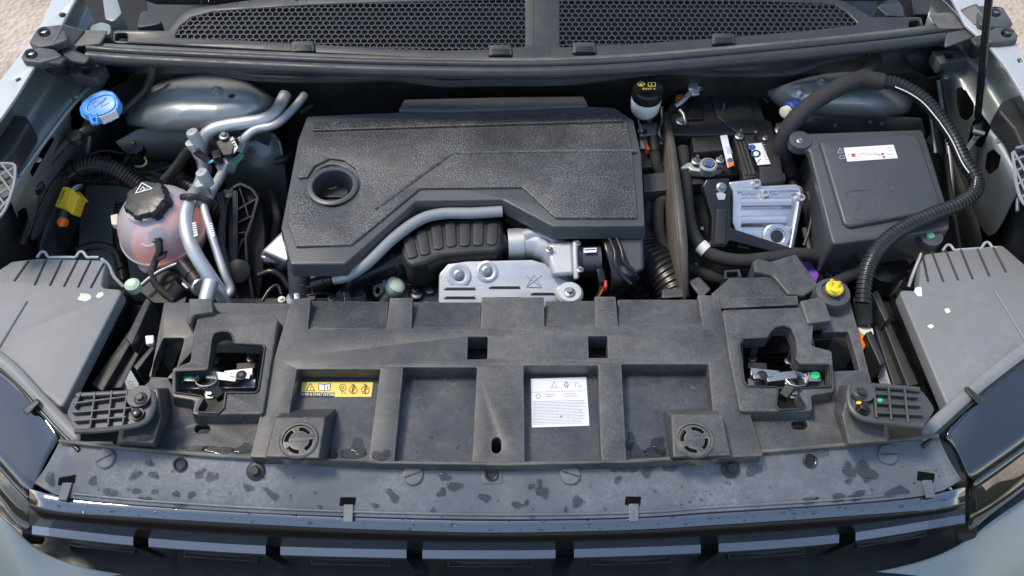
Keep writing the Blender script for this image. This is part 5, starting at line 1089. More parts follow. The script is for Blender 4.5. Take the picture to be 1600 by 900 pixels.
mc = thing('master_cylinder', 'aluminium brake master cylinder body below the white reservoir', 'cylinder', P(1012, 220, -.12))
hexa('body', [(996, 184, -.03), (1028, 184, -.03), (1028, 212, -.035), (1000, 214, -.035)], [(996, 184, -.1), (1028, 184, -.1), (1030, 234, -.1), (1000, 234, -.1)], 'alu_cast', mc, bev=.004)
tube('neck', [(1012, 172, -.015), (1014, 190, -.03)], 15, 'smooth_black', mc); hexa('block', [(1000, 208, -.045), (1022, 208, -.045), (1020, 236, -.06), (1000, 234, -.06)], [(1000, 208, -.1), (1022, 208, -.1), (1020, 236, -.1), (1000, 234, -.1)], 'alu_cast', mc, bev=.003)
lathe('port', (1002, 205, -.02), [(.005, -.01), (.005, .004), (.0035, .006)], 'zinc', mc, axis=(-.6, -.5, .6), seg=12); tube('steel_line', [(1034, 168, -.02), (1034, 190, -.025), (1030, 208, -.03), (1036, 222, -.04), (1034, 234, -.05)], 4, 'steel', mc)
bolt((1034, 221, -.03), 6, 'zinc', mc)
hn = thing('brake_sensor_harness', 'taped black cable with orange lock in front of the master cylinder', 'cable', P(1024, 260, -.08))
tube('boot', [(1020, 214, -.015), (1023, 236, -.025)], 9.5, 'rubber', hn); tube('cable', [(1023, 236, -.025), (1026, 258, -.035), (1036, 280, -.05), (1042, 296, -.06)], 8, 'cloth_tape', hn)
plate('orange_lock', [(1009, 224), (1016, 222), (1017, 233), (1010, 233)], -.02, .01, 'orange', hn, rnd=.001)
# battery
bt = thing('battery', 'dusty black car battery with silver terminal clamp and white stickers', 'battery', P(1140, 240, -.2))
hexa('case', [(1046, 232, -.05), (1210, 222, -.05), (1226, 290, -.05), (1040, 300, -.05)], [(1046, 232, -.25), (1210, 222, -.25), (1226, 290, -.25), (1040, 300, -.25)], 'black_plastic', bt, bev=.004)
top = plate('battery_cover', [(1044, 168), (1058, 140), (1110, 138), (1168, 136), (1182, 148), (1196, 186), (1206, 188), (1218, 236), (1226, 282), (1186, 288), (1186, 262), (1164, 220), (1150, 210), (1086, 212), (1050, 210)], -.01, .06, 'black_plastic', bt, rnd=.004, bev=.003)
plate('cell_lid', [(1110, 144), (1166, 142), (1186, 206), (1152, 208), (1120, 182)], -.005, .006, 'black_plastic', bt, rnd=.004, bev=.002)
plate('terminal_cover', [(1080, 214), (1126, 212), (1132, 234), (1084, 238)], -.008, .03, 'black_plastic', bt, rnd=.003, bev=.002)
plate('terminal_well', [(1056, 236), (1148, 232), (1154, 272), (1050, 278)], -.034, .02, 'black_plastic', bt, rnd=.003, bev=.002)
st_ = plate('hold_down_strap', [(1146, 214), (1164, 212), (1184, 276), (1162, 280)], -.006, .012, 'black_plastic', bt, rnd=.003, bev=.002)
for k in range(3): v, f = sweep(cat([P(1150 + k * 6, 222, -.006), P(1166 + k * 6.4, 274, -.006)], .006), .0022, 8); mesh_obj('rib', v, f, 'black_plastic', st_)
bolt((1155, 213, -.004), 7.5, 'zinc', bt, stud=.008); bolt((1064, 190, -.008), 8.5, 'zinc', bt); bolt((1196, 216, -.008), 5, 'steel', bt)
tube('stud', [(1180, 216, -.01), (1181, 206, .01)], 2.4, 'black_plastic', bt); tube('stud', [(1130, 176, -.008), (1132, 160, .004)], 2.6, 'black_plastic', bt)
plate('step', [(1168, 268), (1218, 264), (1226, 280), (1188, 286)], -.02, .03, 'black_plastic', bt, rnd=.002); plate('lower_step', [(1200, 274), (1226, 270), (1228, 280), (1204, 284)], -.012, .01, 'bracket_plastic', bt, rnd=.002)
sk = tag(flat('battery_sticker', [(1125, 212), (1136, 210.5), (1147, 258), (1137, 262)], -.006, 'white_label', None, lift=.001), 'narrow white and orange sticker beside the battery strap', 'sticker')
for k in range(7): line('barcode', [(1134 + k * .5, 231 + k * 1.6), (1141 + k * .5, 230 + k * 1.6)], -.006, .8, 'grey_print', sk, lift=.0014)
flat('orange_patch', [(1135, 249), (1144.5, 246), (1147, 258), (1138, 261)], -.006, 'orange', sk, lift=.0013); flat('blue_disc', circ(1141, 250, 4, 3.6, 14), -.006, 'blue', sk, lift=.0017)
s2_ = tag(flat('battery_label', [(1170, 225), (1190, 223), (1204, 256), (1184, 258)], -.008, 'white_label', None, lift=.001), 'white battery label with light blue letter O on the right half of the battery', 'sticker')
flat('blue_disc', circ(1175, 230, 6, 4.5, 14), -.008, 'blue', s2_, lift=.0014); line('blue_ring', circ(1181, 241, 6, 5, 16), -.008, 3, 'cyan', s2_, close=True, lift=.0014); line('tick', [(1183, 255), (1188, 249)], -.008, 1, 'black_print', s2_, lift=.0014)
for k in range(6): line('print_line', [(1190 + k * .9, 228 + k * 4.5), (1195 + k * .9, 227 + k * 4.5)], -.008, 1, 'grey_print', s2_, lift=.0014)
tc_ = thing('terminal_clamp', 'silver battery terminal clamp with blue marked post', 'clamp', P(1100, 260, -.05))
plate('bridge', [(1064, 260), (1074, 254), (1096, 250), (1122, 250), (1130, 252), (1130, 262), (1116, 266), (1096, 268), (1080, 266), (1076, 262), (1064, 264)], -.014, .012, 'alu_cast', tc_, rnd=.003, bev=.002)
lathe('post_ring', (1107, 257, -.006), [(.0135, -.014), (.0135, .0), (.0115, .002), (.0095, .002), (.0095, -.002), (0, -.001)], 'alu_cast', tc_); lathe('post', (1107, 256, -.005), [(.0085, -.008), (.0085, .003), (0, .0035)], 'zinc', tc_, seg=20); flat('blue_mark', circ(1107, 255.5, 5, 4, 10), -.0012, 'blue', tc_, lift=.0006)
bolt((1088, 252, -.008), 8, 'zinc', tc_, stud=.006); bolt((1125, 250, -.008), 7, 'zinc', tc_, stud=.004); bolt((1125, 264, -.014), 5, 'black_plastic', tc_)
ps2 = thing('positive_cable', 'silver cable lug and dark cable at the back left of the battery', 'cable lug', P(1080, 150, -.02))
tube('cable', [(1056, 166, .0), (1066, 158, .006), (1078, 146, .012)], 5, 'steel', ps2); lathe('lug', (1084, 138, .016), [(.010, -.003), (.010, .003), (.006, .004)], 'alu_stamped', ps2, axis=(0, -.3, 1), seg=8); bolt((1092, 138, .016), 6.5, 'zinc', ps2)
plate('lug_tongue', [(1074, 146), (1080, 130), (1090, 136), (1094, 146), (1084, 148)], .014, .004, 'alu_stamped', ps2, rnd=.002)
plate('brown_block', [(1056, 148), (1068, 146), (1068, 153), (1057, 154)], .0, .01, 'orange', ps2, rnd=.002)
plate('pole_box', [(1072, 158), (1096, 156), (1100, 184), (1074, 186)], -.004, .02, 'smooth_black', bt, rnd=.003)
tube('jumper', [(1062, 172, .0), (1068, 180, -.002), (1072, 196, -.006)], 4, 'steel', bt)
# upright plate
up_ = thing('partition_plate', 'thin dusty brown upright partition plate beside the battery', 'partition', P(1060, 450, -.1))
A_ = [P(1044, 172, .0), P(1056, 230, .012), P(1066, 300, .018), P(1074, 370, .012), P(1076, 460, -.02)]; B_ = [P(1038, 176, .0), P(1044, 230, .012), P(1050, 300, .018), P(1058, 370, .012), P(1070, 462, -.02)]
C_ = [Vector((p.x + .004, p.y, -.16)) for p in B_]
loft('edge_face', [A_, B_], 'brown_plate', up_, sub=0, thick=.003, ang=30)
loft('side_face', [B_, C_], 'brown_plate', up_, sub=0, thick=.003, ang=30)
hexa('foot', [(1034, 452, -.03), (1076, 450, -.03), (1078, 464, -.03), (1034, 466, -.03)], [(1034, 452, -.06), (1076, 450, -.06), (1078, 464, -.06), (1034, 466, -.06)], 'panel_plastic', up_, bev=.002)
# battery tray & mesh wall below
by = thing('battery_tray', 'black battery tray wall with cross hatched ribs and bolted upright', 'tray', P(1120, 380, -.2))
BP = Plane((1020, 300, -.06), (1110, 300, -.06), (1060, 430, -.14))
plate('wall', [(1006, 306), (1110, 300), (1200, 420), (1190, 440), (1010, 440)], BP, .01, 'smooth_black', by, rnd=.004)
for k in range(9):
    for s_ in (1, -1):
        x0 = 1080 + k * 3.2; 
        if k < 6: line('hatch_line', [(1084 + k * 5, 330), (1084 + k * 5 + s_ * 12, 350)], BP, .9, 'bracket_plastic', by, lift=.0012)
        else: line('hatch_line', [(1080 + (k - 6) * 6, 392), (1080 + (k - 6) * 6 + s_ * 14, 418)], BP, .9, 'bracket_plastic', by, lift=.0012)
for x, y in ((1097, 357), (1088, 413)): lathe('rivet', BP.at(x, y), [(.0028, 0), (.0024, .0016), (0, .002)], 'white_label', by, axis=BP.n, seg=12)
plate('shelf', [(1004, 272), (1050, 268), (1050, 296), (1006, 300)], -.03, .02, 'box_plastic', by, rnd=.003)
plate('shelf', [(1000, 236), (1046, 230), (1046, 258), (1002, 262)], -.04, .03, 'box_plastic', by, rnd=.003)
plate('tray_lip', [(1046, 270), (1110, 268), (1110, 286), (1046, 290)], -.03, .02, 'black_plastic', by, rnd=.003)
UQ = Plane((1112, 288, .008), (1140, 288, .008), (1120, 390, -.04))
plate('upright', [(1098, 290), (1104, 280), (1140, 278), (1142, 340), (1142, 356), (1240, 388), (1244, 396), (1216, 396), (1140, 376), (1134, 386), (1110, 386), (1112, 340)], UQ, .02, 'smooth_black', by, rnd=.003, bev=.002)
bolt(UQ.at(1127, 293), 8, 'zinc', by, axis=UQ.n); flat('silver_patch', [(1119, 302), (1128, 299), (1134, 304), (1132, 312), (1122, 312)], UQ, 'alu', by, lift=.001)
plate('channel', [(1120, 326), (1136, 326), (1134, 382), (1116, 382)], UQ, .004, 'black_plastic', by, lift=.003, rnd=.002)
hexa('foot_web', [(1134, 378, -.05), (1220, 396, -.05), (1200, 410, -.07), (1130, 392, -.07)], [(1134, 378, -.1), (1220, 396, -.1), (1200, 410, -.1), (1130, 392, -.1)], 'black_plastic', by, bev=.002)
plate('window', [(1158, 376), (1176, 380), (1172, 388), (1150, 384)], -.048, .004, 'bracket_plastic', by)
# ECU
ecu = thing('control_unit', 'silver stamped aluminium control unit beside the battery', 'control unit', P(1200, 350, -.12))
EP = Plane((1145, 290, -.012), (1255, 290, -.012), (1200, 390, -.06))
plate('casing', [(1136, 284), (1180, 279), (1190, 284), (1191, 290), (1244, 287), (1255, 292), (1257, 304), (1240, 394), (1228, 396), (1150, 364), (1143, 348), (1144, 300)], EP, .03, 'alu_stamped', ecu, rnd=.005, bev=.003)
0 and plate('raised_field', [(1150, 306), (1240, 304), (1228, 378), (1220, 384), (1156, 358), (1150, 344)], EP, .004, 'alu_stamped', ecu, lift=.003, rnd=.006, bev=.0025)
for y in (318, 346):
    v, f = sweep(cat([EP.at(1156, y, -.002), EP.at(1234 - (y - 318) * .3, y - 1, -.002)], .01), .0095, 14); mesh_obj('rounded_rib', v, f, 'alu_stamped', ecu)
v, f = sweep(cat([EP.at(1152, 298, .001), EP.at(1200, 297, .001), EP.at(1246, 296, .001), EP.at(1249, 304, .001), EP.at(1244, 340, .001), EP.at(1234, 392, .001)], .006), .003, 10); mesh_obj('edge_bead', v, f, 'alu_stamped', ecu)
o = lathe('screw_well', EP.at(1214, 369, .003), [(.021, 0), (.018, .0025), (.012, .0025), (.0105, -.002), (0, -.003)], 'alu_stamped', ecu, axis=EP.n, seg=32); lathe('well_hole', EP.at(1214, 369, .0035), [(.0095, 0), (.0085, .0008), (0, .0006)], 'under_dark', o, axis=EP.n, seg=24)
for x, y in ((1181, 287), (1194, 303), (1250, 310)): lathe('rivet', EP.at(x, y, .001), [(.0065, -.004), (.0062, .006), (.005, .008), (.0035, .008), (.003, .003)], 'alu', ecu, axis=EP.n, seg=20)
for x, y in ((1232, 360), (1226, 384)): lathe('dimple', EP.at(x, y, .002), [(.006, 0), (.0045, .0025), (0, .0035)], 'alu_stamped', ecu, axis=EP.n, seg=16)
for x in (1164, 1176, 1210, 1240): v, f = sweep(cat([EP.at(x - 5, 302, .002), EP.at(x + 5, 301.6, .002)], .004), .0013, 6); mesh_obj('tab', v, f, 'alu', ecu)
# fuse box
fb = thing('fuse_box', 'black plastic fuse box with white sticker at the right of the bay', 'fuse box', P(1350, 300, -.15))
FP = Plane((1270, 210, .03), (1440, 205, .034), (1340, 380, .01))
plate('box_body', [(1268, 214), (1440, 206), (1484, 336), (1482, 362), (1300, 386), (1296, 376)], FP, .075, 'box_plastic', fb, lift=-.012, rnd=.008, bev=.004)
plate('rim', [(1250, 210), (1262, 208), (1442, 202), (1482, 330), (1484, 358), (1302, 382), (1297, 366), (1264, 234), (1248, 232)], FP, .012, 'box_plastic', fb, rnd=.006, bev=.003)
lid = plate('lid', [(1280, 220), (1292, 217), (1420, 208), (1436, 214), (1471, 318), (1470, 328), (1328, 354), (1318, 348)], FP, .01, 'box_plastic', fb, lift=.007, rnd=.01, bev=.004)
FL = Plane.__new__(Plane); FL.o = FP.o + FP.n * .007; FL.n = FP.n; FL.set_axes()
sk = tag(flat('fuse_sticker', [(1318, 231), (1396, 226), (1403, 247), (1324, 252.5)], FL, 'white_label', None, lift=.0006), 'white diagram sticker with red marks on the fuse box lid', 'sticker')
flat('red_square', [(1330, 240), (1336, 239.5), (1337, 244.5), (1331, 245)], FL, 'red_print', sk, lift=.001); flat('red_dot', circ(1381, 245, 2, 2, 8), FL, 'red_print', sk, lift=.001); flat('black_dot', circ(1379, 240.5, 2, 1.6, 8), FL, 'black_print', sk, lift=.001)
line('plus', [(1324.5, 242), (1328, 242)], FL, .8, 'red_print', sk, lift=.001); line('wire_print', [(1341, 245.5), (1345, 240), (1377, 243.5)], FL, .5, 'red_print', sk, lift=.001)
line('arrow', [(1363, 232), (1366, 240), (1374, 242)], FL, 1, 'grey_print', sk, lift=.001)
for x, y, w_ in ((1384, 232, 9), (1388, 236, 6), (1386, 242, 10), (1390, 246, 9)): line('print_line', [(x, y), (x + w_, y - .6)], FL, 1, 'grey_print', sk, lift=.001)
line('triangle_mark', [(1312, 231), (1309, 240), (1317, 239)], FL, .8, 'grey_print', lid, close=True); line('book_mark', [(1312, 244), (1320, 243.5), (1320, 248), (1312, 248)], FL, .8, 'grey_print', lid, close=True)
v, f = sweep(cat([FL.at(*p, .0) for p in ((1321, 300), (1364, 299), (1374, 338), (1332, 340), (1321, 300))], .003), .0009, 6); mesh_obj('embossed_square', v, f, 'box_plastic', lid)
for a in (((1322, 302), (1372, 336)), ((1334, 336), (1346, 316)), ((1328, 330), (1344, 326))): v, f = sweep(cat([FL.at(*a[0]), FL.at(*a[1])], .004), .0005, 6); mesh_obj('embossed_line', v, f, 'box_plastic', lid)
for a in (circ(1372, 287, 6, 4, 12), circ(1390, 294, 5, 4, 12)): v, f = sweep([FL.at(*p) for p in a + a[:1]], .0006, 6, False); mesh_obj('embossed_line', v, f, 'box_plastic', lid)
lathe('screw_eye', FP.at(1250, 220), [(.016, -.012), (.016, .003), (.01, .004)], 'box_plastic', fb, axis=FP.n); bolt(FP.at(1250, 220, .004), 5.5, 'zinc', fb, axis=FP.n)
lathe('screw_eye', FP.at(1454, 370, -.01), [(.016, -.012), (.016, .003), (.01, .004)], 'box_plastic', fb, axis=FP.n); lathe('green_screw', FP.at(1453, 369, -.006), [(.006, 0), (.0055, .003), (0, .003)], 'green_paint', fb, axis=FP.n, seg=12)
tag(lathe('lower_drum', (1384, 412, -.07), [(.034, -.08), (.036, -.01), (.034, .0), (.028, .004), (0, .005)], 'smooth_black', seg=36), 'round black drum behind the corrugated conduit near the right headlamp', 'drum')
# blue tipped sensor on the strut tower
bs_ = thing('blue_tipped_sensor', 'small sensor with blue collar and pale tip near the right strut tower', 'sensor', P(1235, 172, .0))
sx_ = (-.75, -.55, .15)
lathe('blue_collar', (1238, 168, .03), [(.010, -.008), (.0115, -.006), (.0115, -.001), (.0095, 0), (.0095, .002), (.0115, .003), (.0115, .008), (.009, .010)], 'blue', bs_, axis=sx_, seg=20)
lathe('pale_tip', (1231, 173, .03), [(.008, 0), (.0088, .001), (.0088, .009), (.006, .010), (.002, .010)], 'cream', bs_, axis=sx_, seg=20)
tube('stem', [(1244, 164, .03), (1256, 152, .035)], 4, 'blue', bs_); lathe('white_pin', (1247, 150, .04), [(.004, 0), (.004, .008), (.002, .009)], 'white_label', bs_, seg=10)
gb = thing('ground_stud', 'silver earth bolt and bracket beside the big taped harness', 'bolt', P(1222, 205, -.02)); bolt((1222, 204, .0), 12, 'zinc', gb); plate('bracket', [(1212, 192), (1232, 188), (1236, 200), (1228, 214), (1214, 214)], -.004, .004, 'zinc', gb, rnd=.002)
tube('pin', [(1222, 192, .004), (1232, 198, .004)], 2.4, 'white_label', gb)
# harness
hr_ = thing('main_harness', 'thick taped wiring harness arching from the cowl over the right strut tower', 'harness', P(1240, 230, -.05))
tube('taped_trunk', [(1234, 270, -.05), (1224, 250, -.03), (1222, 228, .0), (1232, 200, .03), (1256, 172, .05), (1290, 148, .066), (1320, 132, .072), (1345, 124, .072), (1378, 128, .07)], 13.5, 'cloth_tape', hr_, seg=18)
tube('cowl_branch', [(1334, 126, .07), (1352, 114, .072), (1364, 102, .07), (1367, 90, .07)], 11, 'cloth_tape', hr_, seg=16)
tube('lower_tail', [(1234, 266, -.05), (1246, 290, -.08), (1256, 310, -.12)], 12, 'cloth_tape', hr_)
cc = thing('corrugated_harness', 'long black corrugated conduit with white stripe looping around the fuse box', 'conduit', P(1350, 480, -.1))
cpts = [(1374, 127, .07), (1400, 131, .07), (1424, 142, .068), (1446, 158, .064), (1470, 186, .056), (1490, 216, .048), (1506, 250, .04), (1518, 268, .036), (1526, 284, .032), (1522, 300, .03), (1500, 318, .03), (1460, 334, .03), (1424, 350, .03), (1394, 368, .03), (1370, 392, .028), (1356, 418, .02), (1350, 446, .01), (1348, 474, .0)]
tube('conduit', cpts, 12, 'conduit', cc, corr=(.0062, .13), seg=20)
tube('taped_end', [(1348, 468, .0), (1348, 490, -.02), (1350, 506, -.03)], 14, 'cloth_tape', cc)
def stripe(i0, i1, off):
    w = cat([P(*p) for p in cpts[i0:i1]], .004); k = len(w)
    v, f = sweep([p + (CAM - p).normalized() * .0118 + off for p in w], .0008, 6); mesh_obj('white_stripe', v, f, 'white_label', cc)
stripe(4, 8, Vector((-.004, -.003, 0))); stripe(8, 12, Vector((0, .005, 0)))
stripe(1, 5, Vector((-.003, -.006, 0)))
for k, m_ in enumerate(('purple', 'pink_wire', 'cyan', 'red')): tube('wire', [(1348 + k * 2, 488, -.02), (1352 + k * 2, 500, -.03), (1356 + k * 1.5, 514, -.045)], 1.4, m_, cc)
oc_ = thing('orange_connector', 'orange and cream connector at the end of the corrugated conduit', 'connector', P(1352, 530, -.1))
plate('cream_part', [(1340, 510), (1364, 512), (1366, 522), (1356, 528), (1346, 520)], -.03, .02, 'cream', oc_, rnd=.002); plate('orange_part', [(1344, 520), (1352, 522), (1354, 538), (1348, 550), (1344, 536)], -.034, .02, 'orange', oc_, rnd=.003)
tag(plate('clear_clip', [(226, 524), (240, 523), (240, 536), (228, 538)], -.03, .006, 'white_label', rnd=.002), 'white plastic clip at the left edge of the radiator cover', 'clip')
# prop rod
pr = thing('hood_prop_rod', 'thin black steel prop rod rising from the right fender', 'prop rod', P(1525, 205, -.02))
r0 = P(1527, 192, .03); r1 = P(1545, 0, .26); r2 = r0 + (r1 - r0) * 2.6
tube('rod', [r0, r1, r2], 1, 'smooth_black', pr, r=.0052)
hexa('socket', [(1518, 196, .045), (1534, 192, .045), (1538, 206, .04), (1524, 214, .04)], [(1516, 200, .0), (1532, 196, .0), (1536, 212, -.01), (1520, 220, -.01)], 'black_plastic', pr, bev=.004)
plate('bracket', [(1532, 190), (1538, 188), (1534, 210), (1514, 236), (1508, 230), (1524, 208)], .036, .004, 'paint_dull', pr, rnd=.002); tube('pivot_pin', [(1520, 204, .05), (1538, 209, .05)], 3.6, 'zinc', pr)
# latticed grey side grilles at the picture edges
for g_, q_, out, rr_ in (('left', Plane((0, 260, .1), (20, 262, .1), (0, 330, .09)), [(-40, 268), (-8, 256), (18, 256), (24, 262), (20, 295), (0, 338), (-40, 350)], [((-30, 290), (22, 262)), ((-30, 320), (20, 290)), ((-10, 338), (16, 308)), ((-12, 258), (18, 300)), ((-30, 268), (8, 320)), ((2, 256), (22, 280)), ((-30, 300), (0, 336))]),
                         ('right', Plane((1590, 240, .1), (1620, 240, .1), (1600, 330, .09)), [(1582, 238), (1588, 231), (1640, 228), (1660, 300), (1640, 340), (1604, 322), (1590, 295)], [((1584, 250), (1630, 234)), ((1584, 236), (1620, 300)), ((1588, 290), (1640, 250)), ((1596, 308), (1640, 280)), ((1600, 232), (1640, 290)), ((1586, 268), (1640, 240)), ((1586, 262), (1612, 322))])):
    o = thing('fender_lattice', 'grey latticed plastic piece at the %s picture edge on the fender' % g_, 'lattice', q_.at(*out[2]) - Vector((0, 0, .02)), 'fender lattices')
    plate('backing', out, q_, .004, 'under_dark', o, lift=-.008, rnd=.004)
    v, f = sweep(cat([q_.at(*p) for p in out[1:] + out[:1]], .006), .0022, 6); mesh_obj('frame', v, f, 'grey_hose', o)
    for a, b in rr_: v, f = sweep([q_.at(*a), q_.at(*b)], .0016, 6); mesh_obj('lattice_bar', v, f, 'grey_hose', o)
for g_, pts in (('left', [(-40, 196), (0, 180), (18, 178), (40, 180), (46, 192), (20, 236), (-4, 258), (-40, 270)]), ('right', [(1560, 172), (1566, 158), (1578, 152), (1650, 150), (1650, 250), (1600, 234), (1584, 200)])):
    o = tag(plate('hood_stop', pts, .085, .03, 'black_plastic', rnd=.008, bev=.004), 'grey black rubber hood rest on the %s fender rail' % g_, 'hood rest', 'hood rests')
    cx, cy = (22, 192) if g_ == 'left' else (1588, 164); lathe('hole', (cx, cy, .0852), [(.004, 0), (.003, .0005)], 'black_print', o, seg=12)
# lower right: cables in front of the battery tray
def cable(lab, pts, r_, m_='cloth_tape', extra=None):
    o = tag(tube('taped_cable', pts, r_, m_), lab, 'cable', 'taped cables right of the engine'); return o
cable('taped cable hanging right beside the engine cover corner', [(1040, 310, -.05), (1030, 320, -.05), (1028, 350, -.055), (1034, 380, -.065), (1052, 405, -.075), (1076, 420, -.08), (1110, 432, -.08), (1140, 440, -.09)], 10)
w1 = cable('taped cable with a white band running along the battery tray', [(1066, 232, -.02), (1070, 280, -.03), (1074, 330, -.04), (1082, 365, -.045), (1098, 388, -.05), (1122, 402, -.05), (1160, 408, -.05), (1200, 404, -.05), (1240, 398, -.05), (1280, 402, -.06), (1306, 420, -.07), (1318, 440, -.09)], 11)
tube('white_band', [(1094, 384, -.048), (1104, 393, -.05)], 12, 'white_label', w1)
cable('cable dropping from the fuse box corner to the yellow capped bottle', [(1330, 380, -.03), (1342, 394, -.03), (1352, 410, -.04), (1340, 424, -.05), (1316, 436, -.05), (1298, 444, -.05)], 9)
on = thing('orange_plug', 'orange and pale plug behind the partition plate', 'plug', P(1048, 385, -.08)); plate('orange_part', [(1042, 376), (1046, 362), (1054, 370), (1052, 384), (1044, 386)], -.06, .01, 'orange', on, rnd=.002); plate('pale_part', [(1040, 378), (1050, 386), (1054, 396), (1044, 398)], -.064, .01, 'bottle_white', on, rnd=.002)
for pts, lab in (([(1018, 370), (1024, 368), (1025, 378), (1019, 380)], 'small purple clip right of the engine cover'), ([(1240, 396), (1256, 392), (1280, 428), (1276, 440), (1262, 434), (1248, 412)], 'purple pipe cover below the control unit')):
    tag(plate('purple_clip', pts, -.075, .02, 'purple', rnd=.003), lab, 'clip')
# air scoop pieces behind the cover at right
sc_ = thing('air_scoop', 'dusty grey plastic air scoop behind the right part of the radiator cover', 'air scoop', P(1190, 460, -.06))
plate('scoop_top', [(1112, 458), (1140, 434), (1200, 432), (1216, 436), (1236, 462), (1250, 476), (1110, 478)], -.004, .04, 'panel_plastic', sc_, rnd=.004, bev=.002)
plate('scoop_front', [(1116, 466), (1246, 462), (1248, 476), (1122, 482)], .006, .01, 'panel_plastic', sc_, rnd=.002, bev=.001)
plate('open_box', [(1132, 422), (1156, 420), (1160, 434), (1132, 436)], -.01, .04, 'black_plastic', sc_, holes=[[(1136, 425), (1153, 424), (1155, 432), (1136, 433)]], rnd=.001, bev=.001)
sb = tag(plate('sensor_cover', [(1176, 408), (1184, 403), (1204, 408), (1244, 396), (1276, 440), (1282, 446), (1256, 462), (1232, 460), (1206, 430), (1178, 424)], .002, .05, 'panel_plastic', rnd=.004, bev=.003), 'dusty grey angular cover left of the yellow capped bottle', 'cover')
line('moulded_mark', [(1232, 402), (1238, 404), (1236, 408), (1230, 408)], .002, .8, 'bracket_plastic', sb, close=True)
tag(hexa('duct_link', [(1075, 440, -.02), (1092, 432, -.02), (1112, 452, -.02), (1096, 468, -.02)], [(1075, 440, -.08), (1092, 432, -.08), (1112, 452, -.08), (1096, 468, -.08)], 'panel_plastic', bev=.003), 'short dark duct piece at the foot of the partition plate', 'duct')
yb2 = thing('yellow_capped_bottle', 'black round filler with a yellow winged cap behind the right wing of the cover', 'filler', P(1302, 470, -.05))
lathe('neck', (1302, 456, .02), [(.026, -.06), (.024, -.02), (.0245, -.006), (.022, 0), (.0165, .001), (.0155, -.002)], 'box_plastic', yb2); lathe('yellow_cap', (1304, 450, .026), [(.011, -.004), (.0115, .001), (.009, .003), (0, .003)], 'yellow', yb2, seg=20)
for a in (((1298, 448), (1300, 436)), ((1308, 450), (1312, 440)), ((1296, 452), (1310, 456))): v, f = sweep([P(*a[0], .028), P(*a[1], .036)], .002, 8); mesh_obj('wing', v, f, 'yellow', yb2)
tag(tube('return_bead', [(1270, 452, -.03), (1286, 452, -.03)], 5, 'steel'), 'tiny steel pipe end left of the yellow capped bottle', 'pipe')

# extra lines in the left bay
def lcable(nm, lab, pts, r_, m_='rubber', cat_='cable'): return tag(tube(nm, pts, r_, m_), lab, cat_)
lcable('thin_cable', 'thin black cable along the lower edge of the left bracket panel', [(196, 262, -.07), (230, 268, -.07), (262, 262, -.065), (290, 246, -.05)], 3)
lcable('taped_branch', 'taped branch cable behind the coolant tank cap', [(236, 270, -.06), (262, 276, -.055), (280, 262, -.04), (292, 238, .0)], 5, 'cloth_tape')
lcable('breather_hose', 'black breather hose dropping between the pipes and the engine mount', [(344, 300, -.03), (350, 330, -.05), (346, 370, -.07), (356, 420, -.09), (366, 460, -.11)], 6)
lcable('ground_strap', 'black cable crossing below the engine cover left corner', [(404, 430, -.06), (424, 424, -.055), (440, 432, -.06), (452, 450, -.07)], 5, 'smooth_black')
lcable('sensor_lead', 'thin lead with loop left of the coolant pipe stub', [(410, 470, -.06), (422, 452, -.055), (434, 446, -.055), (440, 460, -.06)], 3, 'smooth_black')
lcable('heater_line', 'black hose from the firewall behind the aluminium pipes', [(456, 240, -.06), (444, 250, -.05), (430, 252, -.05)], 6, 'rubber', 'hose')
lcable('bonnet_release_cable', 'thin black cable along the inner left fender near the yellow connector', [(40, 372, -.04), (60, 330, -.03), (84, 286, -.02), (120, 252, -.03), (160, 236, -.04), (194, 240, -.05)], 2.4, 'smooth_black')
for x, y, z in ((56, 292, .0), (118, 214, .03)): tag(lathe('hose_clip', (x, y, z), [(.012, -.006), (.012, .004), (.009, .006)], 'smooth_black', seg=10), 'black clip holding the fender hose %s' % ('beside the yellow connector' if x < 80 else 'below the blue washer cap'), 'clip', 'hose clips')
for i, (lab, pts, r_, m_) in enumerate((
    ('looped black loom low between engine mount and engine cover', [(424, 300, -.1), (432, 340, -.1), (428, 380, -.11), (438, 420, -.12)], 7, 'cloth_tape'),
    ('black vacuum hose behind the left rear corner of the engine cover', [(470, 176, -.04), (500, 160, -.03), (560, 150, -.03), (610, 150, -.04)], 5, 'rubber'),
    ('taped loom along the firewall behind the engine cover', [(640, 142, -.01), (720, 138, .0), (820, 138, .0), (900, 142, -.01), (960, 152, -.02)], 6, 'cloth_tape'),
    ('corrugated loom behind the brake fluid reservoir', [(940, 140, .0), (970, 136, .0), (986, 150, -.02), (990, 172, -.04)], 6, 'conduit'),
    ('low black hose beside the right edge of the engine cover', [(1012, 270, -.08), (1016, 310, -.09), (1014, 350, -.1), (1020, 380, -.1)], 8, 'rubber'),
    ('thin lead crossing above the radiator between the clamps', [(480, 462, -.05), (505, 458, -.045), (525, 462, -.05)], 2.5, 'smooth_black'),
    ('black hose low behind the left headlamp housing', [(120, 392, -.12), (150, 384, -.12), (178, 392, -.13), (190, 420, -.14)], 7, 'rubber'),
    ('thin lead beside the right headlamp housing top', [(1400, 440, -.08), (1416, 424, -.07), (1430, 410, -.07)], 3, 'smooth_black'))):
    tag(tube('loom', pts, r_, m_), lab, 'hose' if 'hose' in lab else 'cable')
